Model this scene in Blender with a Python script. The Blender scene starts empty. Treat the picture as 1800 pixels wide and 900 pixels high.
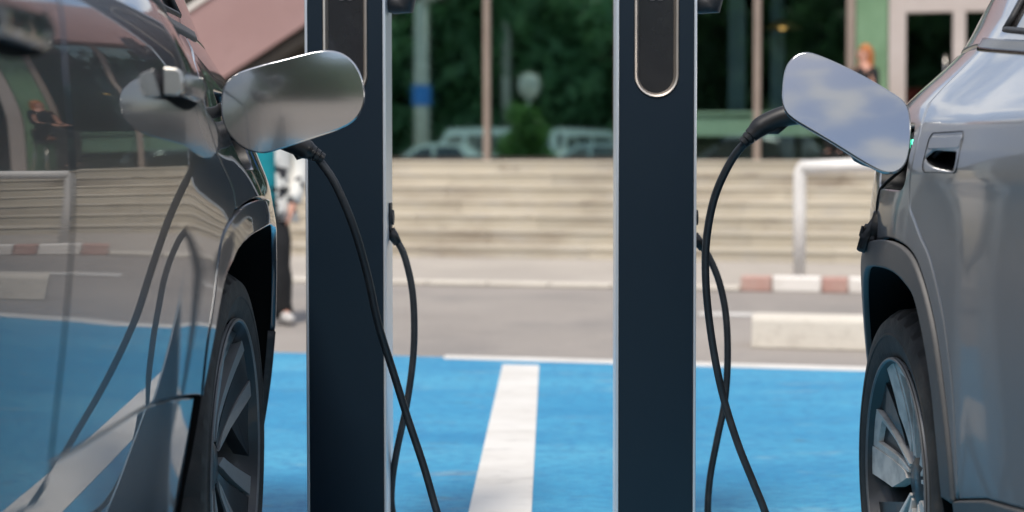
import bpy, bmesh, math, random
import numpy as np
from mathutils import Vector, Matrix
from mathutils.geometry import delaunay_2d_cdt

scene = bpy.context.scene
COL = scene.collection
R = math.radians

# ------------------------------------------------------------------ camera
cam_data = bpy.data.cameras.new('camera')
cam = bpy.data.objects.new('camera', cam_data)
COL.objects.link(cam)
cam.location = (0, 0, 1.0)
cam.rotation_euler = (R(90) - math.atan(83 / 2500), 0, 0)
cam_data.sensor_width = 36
cam_data.lens = 50
cam_data.shift_x = -0.0367
cam_data.shift_y = -0.0472
cam_data.clip_end = 1500
cam_data.clip_start = 0.05
cam_data.dof.use_dof = True
cam_data.dof.focus_distance = 2.95
cam_data.dof.aperture_fstop = 2.5
scene.camera = cam

# ------------------------------------------------------------------ world and sun
SUN_EL, SUN_AZ = R(60), R(197)          # azimuth clockwise from +Y
world = bpy.data.worlds.new('World')
scene.world = world
world.use_nodes = True
nt = world.node_tree
nt.nodes.clear()
wo = nt.nodes.new('ShaderNodeOutputWorld')
bg = nt.nodes.new('ShaderNodeBackground')
bg.inputs['Strength'].default_value = 0.115
sky = nt.nodes.new('ShaderNodeTexSky')
sky.sky_type = 'NISHITA'
sky.sun_disc = False
sky.sun_elevation = SUN_EL
sky.sun_rotation = SUN_AZ
sky.dust_density = 0.7
sky.ozone_density = 2.0
tc = nt.nodes.new('ShaderNodeTexCoord')
mp = nt.nodes.new('ShaderNodeMapping')
mp.inputs['Scale'].default_value = (1.0, 1.0, 2.6)
n1 = nt.nodes.new('ShaderNodeTexNoise')
n1.inputs['Scale'].default_value = 9.0
n1.inputs['Detail'].default_value = 8
n1.inputs['Roughness'].default_value = 0.55
n1.inputs['Distortion'].default_value = 0.35
cr = nt.nodes.new('ShaderNodeValToRGB')
cr.color_ramp.elements[0].position = 0.45
cr.color_ramp.elements[0].color = (0.06, 0.06, 0.06, 1)
cr.color_ramp.elements[1].position = 0.58
cr.color_ramp.elements[1].color = (0.9, 0.9, 0.9, 1)
mx = nt.nodes.new('ShaderNodeMixRGB')
mx.inputs['Color2'].default_value = (6.6, 6.7, 6.8, 1)
nt.links.new(tc.outputs['Generated'], mp.inputs['Vector'])
nt.links.new(mp.outputs['Vector'], n1.inputs['Vector'])
nt.links.new(n1.outputs['Fac'], cr.inputs['Fac'])
nt.links.new(cr.outputs['Color'], mx.inputs['Fac'])
nt.links.new(sky.outputs['Color'], mx.inputs['Color1'])
nt.links.new(mx.outputs['Color'], bg.inputs['Color'])
nt.links.new(bg.outputs['Background'], wo.inputs['Surface'])

sun_data = bpy.data.lights.new('sun', 'SUN')
sun_data.energy = 2.6
sun_data.angle = R(12)
sun_data.color = (1.0, 0.92, 0.82)
sun = bpy.data.objects.new('sun', sun_data)
COL.objects.link(sun)
sd = Vector((math.sin(SUN_AZ) * math.cos(SUN_EL), math.cos(SUN_AZ) * math.cos(SUN_EL), math.sin(SUN_EL)))
sun.rotation_euler = sd.to_track_quat('Z', 'Y').to_euler()
sun.location = sd * 40

scene.view_settings.view_transform = 'Standard'
scene.view_settings.look = 'None'
scene.view_settings.gamma = 1
scene.view_settings.exposure = 0.64
scene.render.engine = 'CYCLES'
scene.cycles.use_denoising = True
scene.cycles.use_adaptive_sampling = True
scene.cycles.adaptive_threshold = 0.02
scene.cycles.max_bounces = 7
scene.cycles.transparent_max_bounces = 8
scene.cycles.caustics_reflective = False
scene.cycles.caustics_refractive = False
scene.cycles.sample_clamp_indirect = 6

# ------------------------------------------------------------------ materials
MATS = {}


def mat(name, col, rough=0.5, metal=0.0, coat=0.0, coat_rough=0.03, noise=None, bump=None, spec=0.5, emit=None):
    """noise = (scale, second colour, low, high[, stretch]); bump = (scale, strength)"""
    m = bpy.data.materials.new(name)
    m.use_nodes = True
    t = m.node_tree
    b = t.nodes['Principled BSDF']
    b.inputs['Base Color'].default_value = (*col, 1)
    b.inputs['Roughness'].default_value = rough
    b.inputs['Metallic'].default_value = metal
    b.inputs['Coat Weight'].default_value = coat
    b.inputs['Coat Roughness'].default_value = coat_rough
    b.inputs['Specular IOR Level'].default_value = spec
    if emit:
        b.inputs['Emission Color'].default_value = (*emit[0], 1)
        b.inputs['Emission Strength'].default_value = emit[1]
    c = None
    if noise or bump:
        c = t.nodes.new('ShaderNodeTexCoord')
    if noise:
        g = t.nodes.new('ShaderNodeMapping')
        if len(noise) > 4:
            g.inputs['Scale'].default_value = noise[4]
        n = t.nodes.new('ShaderNodeTexNoise')
        n.inputs['Scale'].default_value = noise[0]
        n.inputs['Detail'].default_value = 6
        r = t.nodes.new('ShaderNodeValToRGB')
        r.color_ramp.elements[0].position = noise[2]
        r.color_ramp.elements[1].position = noise[3]
        r.color_ramp.elements[0].color = (*col, 1)
        r.color_ramp.elements[1].color = (*noise[1], 1)
        t.links.new(c.outputs['Object'], g.inputs['Vector'])
        t.links.new(g.outputs['Vector'], n.inputs['Vector'])
        t.links.new(n.outputs['Fac'], r.inputs['Fac'])
        t.links.new(r.outputs['Color'], b.inputs['Base Color'])
    if bump:
        n = t.nodes.new('ShaderNodeTexNoise')
        n.inputs['Scale'].default_value = bump[0]
        n.inputs['Detail'].default_value = 5
        bp = t.nodes.new('ShaderNodeBump')
        bp.inputs['Strength'].default_value = bump[1]
        bp.inputs['Distance'].default_value = 0.01
        t.links.new(c.outputs['Object'], n.inputs['Vector'])
        t.links.new(n.outputs['Fac'], bp.inputs['Height'])
        t.links.new(bp.outputs['Normal'], b.inputs['Normal'])
    MATS[name] = m
    return m


def layered(name, cols, scales, thr, rough=0.8, bump=(60, 0.3), stretch=(1, 1, 1)):
    """base colour worn through by several noises: cols[0] base, cols[i] laid over by noise i"""
    m = bpy.data.materials.new(name)
    m.use_nodes = True
    t = m.node_tree
    b = t.nodes['Principled BSDF']
    b.inputs['Roughness'].default_value = rough
    c = t.nodes.new('ShaderNodeTexCoord')
    g = t.nodes.new('ShaderNodeMapping')
    g.inputs['Scale'].default_value = stretch
    t.links.new(c.outputs['Object'], g.inputs['Vector'])
    last = None
    for i in range(1, len(cols)):
        n = t.nodes.new('ShaderNodeTexNoise')
        n.inputs['Scale'].default_value = scales[i - 1]
        n.inputs['Detail'].default_value = 7
        n.inputs['Roughness'].default_value = 0.62
        t.links.new(g.outputs['Vector'], n.inputs['Vector'])
        r = t.nodes.new('ShaderNodeValToRGB')
        r.color_ramp.elements[0].position = thr[i - 1][0]
        r.color_ramp.elements[1].position = thr[i - 1][1]
        r.color_ramp.elements[0].color = (0, 0, 0, 1)
        k = thr[i - 1][2] if len(thr[i - 1]) > 2 else 1.0
        r.color_ramp.elements[1].color = (k, k, k, 1)
        t.links.new(n.outputs['Fac'], r.inputs['Fac'])
        x = t.nodes.new('ShaderNodeMixRGB')
        if last is None:
            x.inputs['Color1'].default_value = (*cols[0], 1)
        else:
            t.links.new(last, x.inputs['Color1'])
        x.inputs['Color2'].default_value = (*cols[i], 1)
        t.links.new(r.outputs['Color'], x.inputs['Fac'])
        last = x.outputs['Color']
    t.links.new(last, b.inputs['Base Color'])
    n = t.nodes.new('ShaderNodeTexNoise')
    n.inputs['Scale'].default_value = bump[0]
    n.inputs['Detail'].default_value = 6
    bp = t.nodes.new('ShaderNodeBump')
    bp.inputs['Strength'].default_value = bump[1]
    bp.inputs['Distance'].default_value = 0.01
    t.links.new(c.outputs['Object'], n.inputs['Vector'])
    t.links.new(n.outputs['Fac'], bp.inputs['Height'])
    t.links.new(bp.outputs['Normal'], b.inputs['Normal'])
    MATS[name] = m
    return m


def paint(name, col, metal, rough, coat_rough, dust=(0.3, 0.28, 0.26), dust_amt=0.15, flake=0.02, low=0.0):
    """metallic lacquer with a clear coat and a thin uneven film of road dust"""
    m = bpy.data.materials.new(name)
    m.use_nodes = True
    t = m.node_tree
    b = t.nodes['Principled BSDF']
    b.inputs['Metallic'].default_value = metal
    b.inputs['Roughness'].default_value = rough
    b.inputs['Coat Weight'].default_value = 1.0
    b.inputs['Coat IOR'].default_value = 1.55
    c = t.nodes.new('ShaderNodeTexCoord')
    n = t.nodes.new('ShaderNodeTexNoise')
    n.inputs['Scale'].default_value = 2200
    n.inputs['Detail'].default_value = 1
    t.links.new(c.outputs['Object'], n.inputs['Vector'])
    fl = t.nodes.new('ShaderNodeMixRGB')
    fl.inputs['Color1'].default_value = (*[max(0, k - flake) for k in col], 1)
    fl.inputs['Color2'].default_value = (*[k + flake for k in col], 1)
    t.links.new(n.outputs['Fac'], fl.inputs['Fac'])
    d = t.nodes.new('ShaderNodeTexNoise')
    d.inputs['Scale'].default_value = 5.0
    d.inputs['Detail'].default_value = 8
    d.inputs['Roughness'].default_value = 0.7
    t.links.new(c.outputs['Object'], d.inputs['Vector'])
    dr = t.nodes.new('ShaderNodeMapRange')
    dr.inputs['From Min'].default_value = 0.3
    dr.inputs['From Max'].default_value = 0.8
    dr.inputs['To Min'].default_value = dust_amt * 0.35
    dr.inputs['To Max'].default_value = dust_amt
    t.links.new(d.outputs['Fac'], dr.inputs['Value'])
    rr = t.nodes.new('ShaderNodeMapRange')
    rr.inputs['From Min'].default_value = 0.3
    rr.inputs['From Max'].default_value = 0.8
    rr.inputs['To Min'].default_value = coat_rough * 0.6
    rr.inputs['To Max'].default_value = coat_rough * 1.6
    t.links.new(d.outputs['Fac'], rr.inputs['Value'])
    t.links.new(rr.outputs['Result'], b.inputs['Coat Roughness'])
    t.links.new(fl.outputs['Color'], b.inputs['Base Color'])
    df = t.nodes.new('ShaderNodeBsdfDiffuse')
    df.inputs['Color'].default_value = (*dust, 1)
    ms = t.nodes.new('ShaderNodeMixShader')
    if low:          # road film thickens towards the sill
        sx = t.nodes.new('ShaderNodeSeparateXYZ')
        t.links.new(c.outputs['Object'], sx.inputs['Vector'])
        hr_ = t.nodes.new('ShaderNodeMapRange')
        hr_.interpolation_type = 'SMOOTHSTEP'
        hr_.inputs['From Min'].default_value = 0.97
        hr_.inputs['From Max'].default_value = 0.80
        hr_.inputs['To Min'].default_value = 0.0
        hr_.inputs['To Max'].default_value = low
        t.links.new(sx.outputs['Z'], hr_.inputs['Value'])
        mm = t.nodes.new('ShaderNodeMath')
        mm.operation = 'MAXIMUM'
        t.links.new(dr.outputs['Result'], mm.inputs[0])
        t.links.new(hr_.outputs['Result'], mm.inputs[1])
        t.links.new(mm.outputs['Value'], ms.inputs['Fac'])
    else:
        t.links.new(dr.outputs['Result'], ms.inputs['Fac'])
    t.links.new(b.outputs['BSDF'], ms.inputs[1])
    t.links.new(df.outputs['BSDF'], ms.inputs[2])
    t.links.new(ms.outputs['Shader'], t.nodes['Material Output'].inputs['Surface'])
    MATS[name] = m
    return m


def glass(name, tint, refl_col, fac, rough=0.01):
    """coated architectural glass: part mirror, part tinted see-through"""
    m = bpy.data.materials.new(name)
    m.use_nodes = True
    t = m.node_tree
    t.nodes.remove(t.nodes['Principled BSDF'])
    a = t.nodes.new('ShaderNodeBsdfTransparent')
    a.inputs['Color'].default_value = (*tint, 1)
    g = t.nodes.new('ShaderNodeBsdfGlossy')
    g.inputs['Color'].default_value = (*refl_col, 1)
    g.inputs['Roughness'].default_value = rough
    x = t.nodes.new('ShaderNodeMixShader')
    x.inputs['Fac'].default_value = fac
    t.links.new(a.outputs[0], x.inputs[1])
    t.links.new(g.outputs[0], x.inputs[2])
    c = t.nodes.new('ShaderNodeTexCoord')
    n = t.nodes.new('ShaderNodeTexNoise')
    n.inputs['Scale'].default_value = 0.9
    bp = t.nodes.new('ShaderNodeBump')
    bp.inputs['Strength'].default_value = 0.02
    bp.inputs['Distance'].default_value = 0.02
    t.links.new(c.outputs['Object'], n.inputs['Vector'])
    t.links.new(n.outputs['Fac'], bp.inputs['Height'])
    t.links.new(bp.outputs['Normal'], g.inputs['Normal'])
    t.links.new(x.outputs[0], t.nodes['Material Output'].inputs['Surface'])
    MATS[name] = m
    return m


layered('asphalt', [(0.245, 0.220, 0.198), (0.31, 0.278, 0.248), (0.175, 0.163, 0.155), (0.36, 0.315, 0.27)],
        [0.35, 0.9, 22], [(0.4, 0.65), (0.5, 0.72, 0.7), (0.55, 0.75, 0.6)], rough=0.85, bump=(90, 0.5))
layered('blue_paint', [(0.034, 0.265, 0.45), (0.080, 0.35, 0.51), (0.012, 0.195, 0.38), (0.24, 0.33, 0.38), (0.07, 0.13, 0.18), (0.014, 0.15, 0.33)],
        [0.7, 2.2, 5, 9, 45], [(0.4, 0.7), (0.45, 0.7, 0.85), (0.58, 0.70, 0.55), (0.60, 0.70, 0.7), (0.46, 0.66, 0.9)], rough=0.6, bump=(110, 0.6), stretch=(0.45, 1.4, 1))
layered('white_paint', [(0.63, 0.61, 0.575), (0.53, 0.505, 0.465), (0.36, 0.34, 0.32), (0.30, 0.30, 0.30)],
        [3, 16, 6], [(0.42, 0.70), (0.58, 0.70, 0.6), (0.62, 0.72, 0.5)], rough=0.65, bump=(120, 0.35), stretch=(0.6, 1.6, 1))
layered('step_stone', [(0.45, 0.400, 0.315), (0.53, 0.478, 0.385), (0.30, 0.245, 0.185), (0.43, 0.40, 0.36), (0.22, 0.175, 0.13)],
        [0.5, 0.9, 4, 2.6], [(0.4, 0.62), (0.48, 0.66, 0.75), (0.5, 0.7, 0.6), (0.58, 0.70, 0.7)], rough=0.85, bump=(30, 0.4), stretch=(0.7, 1, 2.2))
_t = MATS['step_stone'].node_tree
_b = _t.nodes['Principled BSDF']
_src = _b.inputs['Base Color'].links[0].from_socket
_oi = _t.nodes.new('ShaderNodeObjectInfo')
_mr = _t.nodes.new('ShaderNodeMapRange')
_mr.inputs['To Min'].default_value = 0.86
_mr.inputs['To Max'].default_value = 1.08
_hs = _t.nodes.new('ShaderNodeHueSaturation')
_t.links.new(_oi.outputs['Random'], _mr.inputs['Value'])
_t.links.new(_mr.outputs['Result'], _hs.inputs['Value'])
_t.links.new(_src, _hs.inputs['Color'])
_t.links.new(_hs.outputs['Color'], _b.inputs['Base Color'])
layered('pavement', [(0.35, 0.313, 0.272), (0.41, 0.37, 0.32), (0.28, 0.25, 0.215)], [0.7, 3.0], [(0.4, 0.65), (0.55, 0.75, 0.6)], rough=0.85, bump=(50, 0.3))
layered('concrete', [(0.52, 0.475, 0.41), (0.60, 0.555, 0.48), (0.33, 0.29, 0.245)], [1.5, 6], [(0.4, 0.65), (0.56, 0.75, 0.6)], rough=0.85, bump=(45, 0.35))
layered('kerb_red', [(0.43, 0.25, 0.21), (0.47, 0.32, 0.27), (0.47, 0.41, 0.36)], [3, 8], [(0.4, 0.7), (0.56, 0.72, 0.7)], rough=0.8)
layered('kerb_white', [(0.74, 0.70, 0.65), (0.6, 0.55, 0.5)], [4], [(0.5, 0.75)], rough=0.8)
layered('rail_white', [(0.74, 0.71, 0.67), (0.64, 0.60, 0.54)], [3], [(0.55, 0.8)], rough=0.45, bump=(40, 0.1))
layered('leaf', [(0.065, 0.155, 0.07), (0.125, 0.245, 0.10), (0.035, 0.09, 0.04)], [0.7, 2.5], [(0.45, 0.65), (0.5, 0.65, 0.8)], rough=0.6)
layered('bright_leaf', [(0.06, 0.14, 0.03), (0.10, 0.20, 0.045)], [3], [(0.4, 0.65)], rough=0.6)
for _n in ('leaf', 'bright_leaf'):
    _t = MATS[_n].node_tree
    _b = _t.nodes['Principled BSDF']
    _tr = _t.nodes.new('ShaderNodeBsdfTranslucent')
    _t.links.new(_b.inputs['Base Color'].links[0].from_socket, _tr.inputs['Color'])
    _ms = _t.nodes.new('ShaderNodeMixShader')
    _ms.inputs['Fac'].default_value = 0.5
    _t.links.new(_b.outputs[0], _ms.inputs[1])
    _t.links.new(_tr.outputs[0], _ms.inputs[2])
    _t.links.new(_ms.outputs[0], _t.nodes['Material Output'].inputs['Surface'])
layered('bark', [(0.20, 0.17, 0.14), (0.34, 0.31, 0.28)], [6], [(0.4, 0.65)], rough=0.9, stretch=(1, 1, 0.3))
layered('hill', [(0.020, 0.05, 0.018), (0.035, 0.075, 0.03)], [0.4], [(0.4, 0.65)], rough=0.95, bump=(3, 1.0))
layered('mauve', [(0.30, 0.185, 0.175), (0.345, 0.22, 0.21), (0.22, 0.135, 0.13)], [0.8, 3], [(0.4, 0.7), (0.58, 0.75, 0.6)], rough=0.8, bump=(40, 0.2))
layered('frame', [(0.25, 0.195, 0.16), (0.30, 0.24, 0.20)], [2], [(0.4, 0.7)], rough=0.5, bump=(60, 0.05))
layered('door_frame', [(0.44, 0.38, 0.35), (0.50, 0.44, 0.41)], [2], [(0.4, 0.7)], rough=0.5, bump=(60, 0.05))
layered('green_panel', [(0.13, 0.24, 0.13), (0.20, 0.33, 0.20), (0.09, 0.17, 0.08)], [0.7, 2], [(0.4, 0.65), (0.55, 0.75)], rough=0.5)
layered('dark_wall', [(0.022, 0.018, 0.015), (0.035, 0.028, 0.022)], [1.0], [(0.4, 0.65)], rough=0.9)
layered('plaza_stone', [(0.42, 0.36, 0.29), (0.5, 0.44, 0.36)], [1.0], [(0.4, 0.65)], rough=0.8)
layered('pale_green', [(0.42, 0.52, 0.44), (0.50, 0.58, 0.50)], [1.5], [(0.4, 0.65)], rough=0.5)
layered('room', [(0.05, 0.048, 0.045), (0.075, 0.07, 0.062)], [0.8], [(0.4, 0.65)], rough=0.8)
layered('blue_column', [(0.12, 0.17, 0.24), (0.17, 0.22, 0.28)], [2], [(0.4, 0.65)], rough=0.5)
layered('red_cloth', [(0.42, 0.02, 0.03), (0.5, 0.04, 0.04)], [4], [(0.4, 0.65)], rough=0.7)
mat('lamp_glow', (0.8, 0.4, 0.12), 0.5, emit=((1.0, 0.5, 0.16), 1.6))
mat('bronze', (0.35, 0.20, 0.09), 0.4, 0.7)
glass('facade_glass', (0.30, 0.42, 0.37), (0.66, 0.98, 0.86), 0.76, rough=0.026)
glass('shop_glass', (0.80, 0.88, 0.84), (0.7, 0.85, 0.8), 0.12)

paint('dark_grey_paint', (0.024, 0.038, 0.056), 0.65, 0.30, 0.008, dust_amt=0.045)
paint('silver_paint', (0.39, 0.40, 0.41), 0.75, 0.36, 0.06, dust=(0.19, 0.19, 0.195), dust_amt=0.10, low=0.70)
paint('dark_flap_paint', (0.46, 0.455, 0.45), 0.95, 0.13, 0.015, dust_amt=0.04)
paint('silver_flap_paint', (0.33, 0.335, 0.34), 0.95, 0.08, 0.015, dust_amt=0.04)
mat('gloss_black', (0.010, 0.012, 0.015), 0.18, 0, 0.0, spec=0.35, noise=(14, (0.03, 0.03, 0.03), 0.5, 0.8))
mat('black_plastic', (0.022, 0.023, 0.025), 0.5, noise=(60, (0.04, 0.04, 0.042), 0.45, 0.75), bump=(300, 0.08))
mat('cap_rubber', (0.007, 0.007, 0.008), 0.42, noise=(40, (0.014, 0.014, 0.014), 0.45, 0.75))
mat('grey_trim', (0.075, 0.075, 0.077), 0.55, noise=(7, (0.10, 0.098, 0.095), 0.4, 0.75), bump=(500, 0.06))
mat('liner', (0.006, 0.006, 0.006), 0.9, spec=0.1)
mat('tyre', (0.022, 0.0215, 0.021), 0.72, noise=(16, (0.055, 0.05, 0.045), 0.42, 0.8), bump=(120, 0.15))
mat('machined', (0.74, 0.70, 0.65), 0.6, 0.0, noise=(20, (0.43, 0.41, 0.385), 0.45, 0.7))
mat('machined_mid', (0.30, 0.30, 0.30), 0.4, 0.3, noise=(20, (0.25, 0.25, 0.25), 0.45, 0.7))
mat('machined_dark', (0.17, 0.175, 0.18), 0.4, 0.4, noise=(20, (0.14, 0.14, 0.145), 0.45, 0.7))
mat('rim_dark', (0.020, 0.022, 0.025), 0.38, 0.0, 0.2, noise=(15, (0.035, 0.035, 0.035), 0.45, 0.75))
mat('brake', (0.10, 0.085, 0.075), 0.5, 0.8, noise=(30, (0.16, 0.10, 0.06), 0.45, 0.75))
mat('car_glass', (0.02, 0.018, 0.018), 0.04, 0.0, 1.0, noise=(3, (0.03, 0.026, 0.025), 0.4, 0.7))
mat('chrome', (0.72, 0.70, 0.68), 0.16, 1.0, noise=(9, (0.62, 0.6, 0.58), 0.45, 0.7))
mat('satin_metal', (0.60, 0.57, 0.53), 0.28, 0.9, noise=(9, (0.5, 0.48, 0.45), 0.45, 0.7))
mat('tail_red', (0.35, 0.01, 0.012), 0.15, 0, 0.8, noise=(9, (0.25, 0.01, 0.01), 0.45, 0.7))
mat('lamp_clear', (0.6, 0.62, 0.65), 0.1, 0.4, 0.8, noise=(9, (0.5, 0.5, 0.52), 0.45, 0.7))
mat('port_led', (0.05, 0.5, 0.3), 0.4, emit=((0.10, 0.95, 0.55), 3.5))
mat('navy', (0.0040, 0.0115, 0.0210), 0.38, 0.0, 0.0, spec=0.36, noise=(3.5, (0.0045, 0.0125, 0.0215), 0.4, 0.7), bump=(700, 0.04))
mat('aluminium', (0.74, 0.77, 0.80), 0.38, 0.75, noise=(5, (0.68, 0.71, 0.74), 0.4, 0.7, (1, 1, 0.1)))
mat('brass_rim', (0.66, 0.58, 0.49), 0.34, 0.8, noise=(12, (0.58, 0.51, 0.44), 0.4, 0.7))
mat('screen', (0.016, 0.016, 0.018), 0.25, 0, 0.3, noise=(9, (0.024, 0.023, 0.025), 0.4, 0.7))
mat('emblem', (0.09, 0.09, 0.095), 0.4, noise=(30, (0.11, 0.11, 0.11), 0.4, 0.7))
mat('cable_black', (0.014, 0.017, 0.021), 0.42, noise=(30, (0.028, 0.031, 0.035), 0.45, 0.75), bump=(400, 0.05))
mat('cable_grey', (0.045, 0.058, 0.066), 0.45, noise=(30, (0.06, 0.07, 0.078), 0.45, 0.75), bump=(400, 0.05))
mat('skin', (0.52, 0.27, 0.19), 0.5, noise=(20, (0.46, 0.22, 0.16), 0.4, 0.7))
mat('teal_cloth', (0.0, 0.20, 0.235), 0.8, noise=(9, (0.0, 0.27, 0.30), 0.4, 0.7), bump=(60, 0.3))
mat('black_cloth', (0.008, 0.008, 0.009), 0.9, noise=(9, (0.014, 0.014, 0.015), 0.4, 0.7), bump=(60, 0.3))
mat('print_cloth', (0.72, 0.69, 0.63), 0.85, noise=(11, (0.03, 0.03, 0.035), 0.53, 0.60), bump=(60, 0.3))
mat('shoe_white', (0.48, 0.46, 0.44), 0.5, noise=(15, (0.38, 0.36, 0.34), 0.4, 0.7))
mat('brown_hair', (0.06, 0.03, 0.018), 0.5, noise=(50, (0.03, 0.016, 0.01), 0.4, 0.7))
mat('ginger_hair', (0.42, 0.15, 0.035), 0.5, noise=(50, (0.30, 0.09, 0.02), 0.4, 0.7))
mat('car_white', (0.72, 0.72, 0.71), 0.35, 0, 0.7, noise=(3, (0.66, 0.66, 0.65), 0.4, 0.7))
mat('car_silver', (0.42, 0.44, 0.46), 0.35, 0.4, 0.7, noise=(3, (0.38, 0.40, 0.42), 0.4, 0.7))
mat('pole_grey', (0.42, 0.39, 0.37), 0.6, noise=(4, (0.34, 0.31, 0.29), 0.4, 0.7))
mat('sign_blue', (0.01, 0.11, 0.42), 0.5, noise=(4, (0.015, 0.14, 0.46), 0.4, 0.7))


# ------------------------------------------------------------------ helpers
def tag(o, label=None, cat=None, group=None, kind=None):
    if label:
        o['label'] = label
    if cat:
        o['category'] = cat
    if group:
        o['group'] = group
    if kind:
        o['kind'] = kind
    return o


def empty(name, loc=(0, 0, 0), rz=0.0):
    o = bpy.data.objects.new(name, None)
    COL.objects.link(o)
    o.location = loc
    o.rotation_euler = (0, 0, rz)
    o.empty_display_size = 0.1
    return o


class MB:
    def __init__(s):
        s.v, s.f, s.n = [], [], None

    def add(s, vs, fs):
        k = len(s.v)
        s.v += [tuple(map(float, p)) for p in vs]
        s.f += [tuple(i + k for i in f) for f in fs]
        return s

    def box(s, x0, x1, y0, y1, z0, z1):
        vs = [(x, y, z) for z in (z0, z1) for y in (y0, y1) for x in (x0, x1)]
        return s.add(vs, [(0, 2, 3, 1), (4, 5, 7, 6), (0, 1, 5, 4), (2, 6, 7, 3), (0, 4, 6, 2), (1, 3, 7, 5)])

    def loft(s, rings, cap=True, closed=True):
        n = len(rings[0])
        k = len(s.v)
        for r in rings:
            s.v += [tuple(map(float, p)) for p in r]
        for i in range(len(rings) - 1):
            for j in range(n if closed else n - 1):
                a, b = k + i * n + j, k + i * n + (j + 1) % n
                s.f.append((a, b, b + n, a + n))
        if cap and closed:
            s.f.append(tuple(k + j for j in reversed(range(n))))
            s.f.append(tuple(k + (len(rings) - 1) * n + j for j in range(n)))
        return s

    def tube(s, pts, r, n=12, cap=True):
        pts = [Vector(p) for p in pts]
        rs = r if isinstance(r, (list, tuple)) else [r] * len(pts)
        rings = []
        up = None
        for i, p in enumerate(pts):
            d = (pts[min(i + 1, len(pts) - 1)] - pts[max(i - 1, 0)]).normalized()
            if up is None:
                up = d.orthogonal().normalized()
            up = (up - d * up.dot(d)).normalized()
            w = d.cross(up)
            rings.append([p + (up * math.cos(2 * math.pi * j / n) + w * math.sin(2 * math.pi * j / n)) * rs[i] for j in range(n)])
        return s.loft(rings, cap)

    def lathe(s, prof, n=64, axis='X', close=False):
        """prof: (along axis, radius)"""
        k = len(s.v)
        for a, r in prof:
            for j in range(n):
                t = 2 * math.pi * j / n
                c, q = r * math.cos(t), r * math.sin(t)
                s.v.append({'X': (a, c, q), 'Y': (c, a, q), 'Z': (c, q, a)}[axis])
        m = len(prof)
        for i in range(m if close else m - 1):
            for j in range(n):
                a, b = k + i * n + j, k + i * n + (j + 1) % n
                i2 = (i + 1) % m
                s.f.append((a, b, k + i2 * n + (j + 1) % n, k + i2 * n + j))
        return s

    def build(s, name, material, parent=None, smooth=False, fix=True, normals=None, bevel=0.0, auto=None):
        me = bpy.data.meshes.new(name)
        me.from_pydata(s.v, [], s.f)
        if fix:
            bm = bmesh.new()
            bm.from_mesh(me)
            bmesh.ops.recalc_face_normals(bm, faces=bm.faces)
            bm.to_mesh(me)
            bm.free()
        me.materials.append(MATS[material])
        if smooth:
            me.polygons.foreach_set('use_smooth', [True] * len(me.polygons))
        if auto:
            me.set_sharp_from_angle(angle=R(auto))
        if normals is not None:
            me.normals_split_custom_set_from_vertices(normals)
        o = bpy.data.objects.new(name, me)
        COL.objects.link(o)
        if parent:
            o.parent = parent
        if bevel:
            b = o.modifiers.new('bevel', 'BEVEL')
            b.width = bevel
            b.segments = 2
            b.limit_method = 'ANGLE'
        return o


def resample(poly, step, closed=True):
    out = []
    n = len(poly)
    for i in range(n if closed else n - 1):
        a, b = np.array(poly[i]), np.array(poly[(i + 1) % n])
        k = max(1, int(math.ceil(np.linalg.norm(b - a) / step)))
        for j in range(k):
            out.append(a + (b - a) * j / k)
    if not closed:
        out.append(np.array(poly[-1]))
    return np.array(out)


def smooth_poly(pts, sub=6):
    """Catmull-Rom through open points"""
    P = [np.array(p, float) for p in pts]
    P = [2 * P[0] - P[1]] + P + [2 * P[-1] - P[-2]]
    out = []
    for i in range(1, len(P) - 2):
        for j in range(sub):
            t = j / sub
            out.append(0.5 * (2 * P[i] + (P[i + 1] - P[i - 1]) * t + (2 * P[i - 1] - 5 * P[i] + 4 * P[i + 1] - P[i + 2]) * t * t
                              + (3 * P[i] - P[i - 1] - 3 * P[i + 1] + P[i + 2]) * t ** 3))
    out.append(P[-2])
    return [tuple(map(float, p)) for p in out]


def smooth_closed(pts, sub=5):
    P = [np.array(p, float) for p in pts]
    n = len(P)
    out = []
    for i in range(n):
        a, b, c, d = P[i - 1], P[i], P[(i + 1) % n], P[(i + 2) % n]
        for j in range(sub):
            t = j / sub
            out.append(tuple(map(float, 0.5 * (2 * b + (c - a) * t + (2 * a - 5 * b + 4 * c - d) * t * t + (3 * b - a - 3 * c + d) * t ** 3))))
    return out


def area2(p):
    x, y = p[:, 0], p[:, 1]
    return 0.5 * np.sum(x * np.roll(y, -1) - np.roll(x, -1) * y)


def inset(p, d):
    """move a closed ccw loop inward by d"""
    a, b, c = np.roll(p, 1, 0), p, np.roll(p, -1, 0)
    t = (c - a)
    t /= np.maximum(np.linalg.norm(t, axis=1), 1e-9)[:, None]
    n = np.stack([-t[:, 1], t[:, 0]], 1)
    return p + n * d, n


def inside(pts, poly):
    x, y = pts[:, 0], pts[:, 1]
    r = np.zeros(len(pts), bool)
    n = len(poly)
    for i in range(n):
        x1, y1 = poly[i]
        x2, y2 = poly[(i + 1) % n]
        c = ((y1 > y) != (y2 > y))
        with np.errstate(divide='ignore', invalid='ignore'):
            xx = (x2 - x1) * (y - y1) / (y2 - y1 + 1e-30) + x1
        r ^= c & (x < xx)
    return r


def dist_to(pts, poly):
    d = np.full(len(pts), 1e9)
    a = poly
    b = np.roll(poly, -1, 0)
    for i in range(len(poly)):
        e = b[i] - a[i]
        l = max(e @ e, 1e-12)
        t = np.clip(((pts - a[i]) @ e) / l, 0, 1)
        q = pts - (a[i] + t[:, None] * e)
        d = np.minimum(d, np.hypot(q[:, 0], q[:, 1]))
    return d


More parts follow.
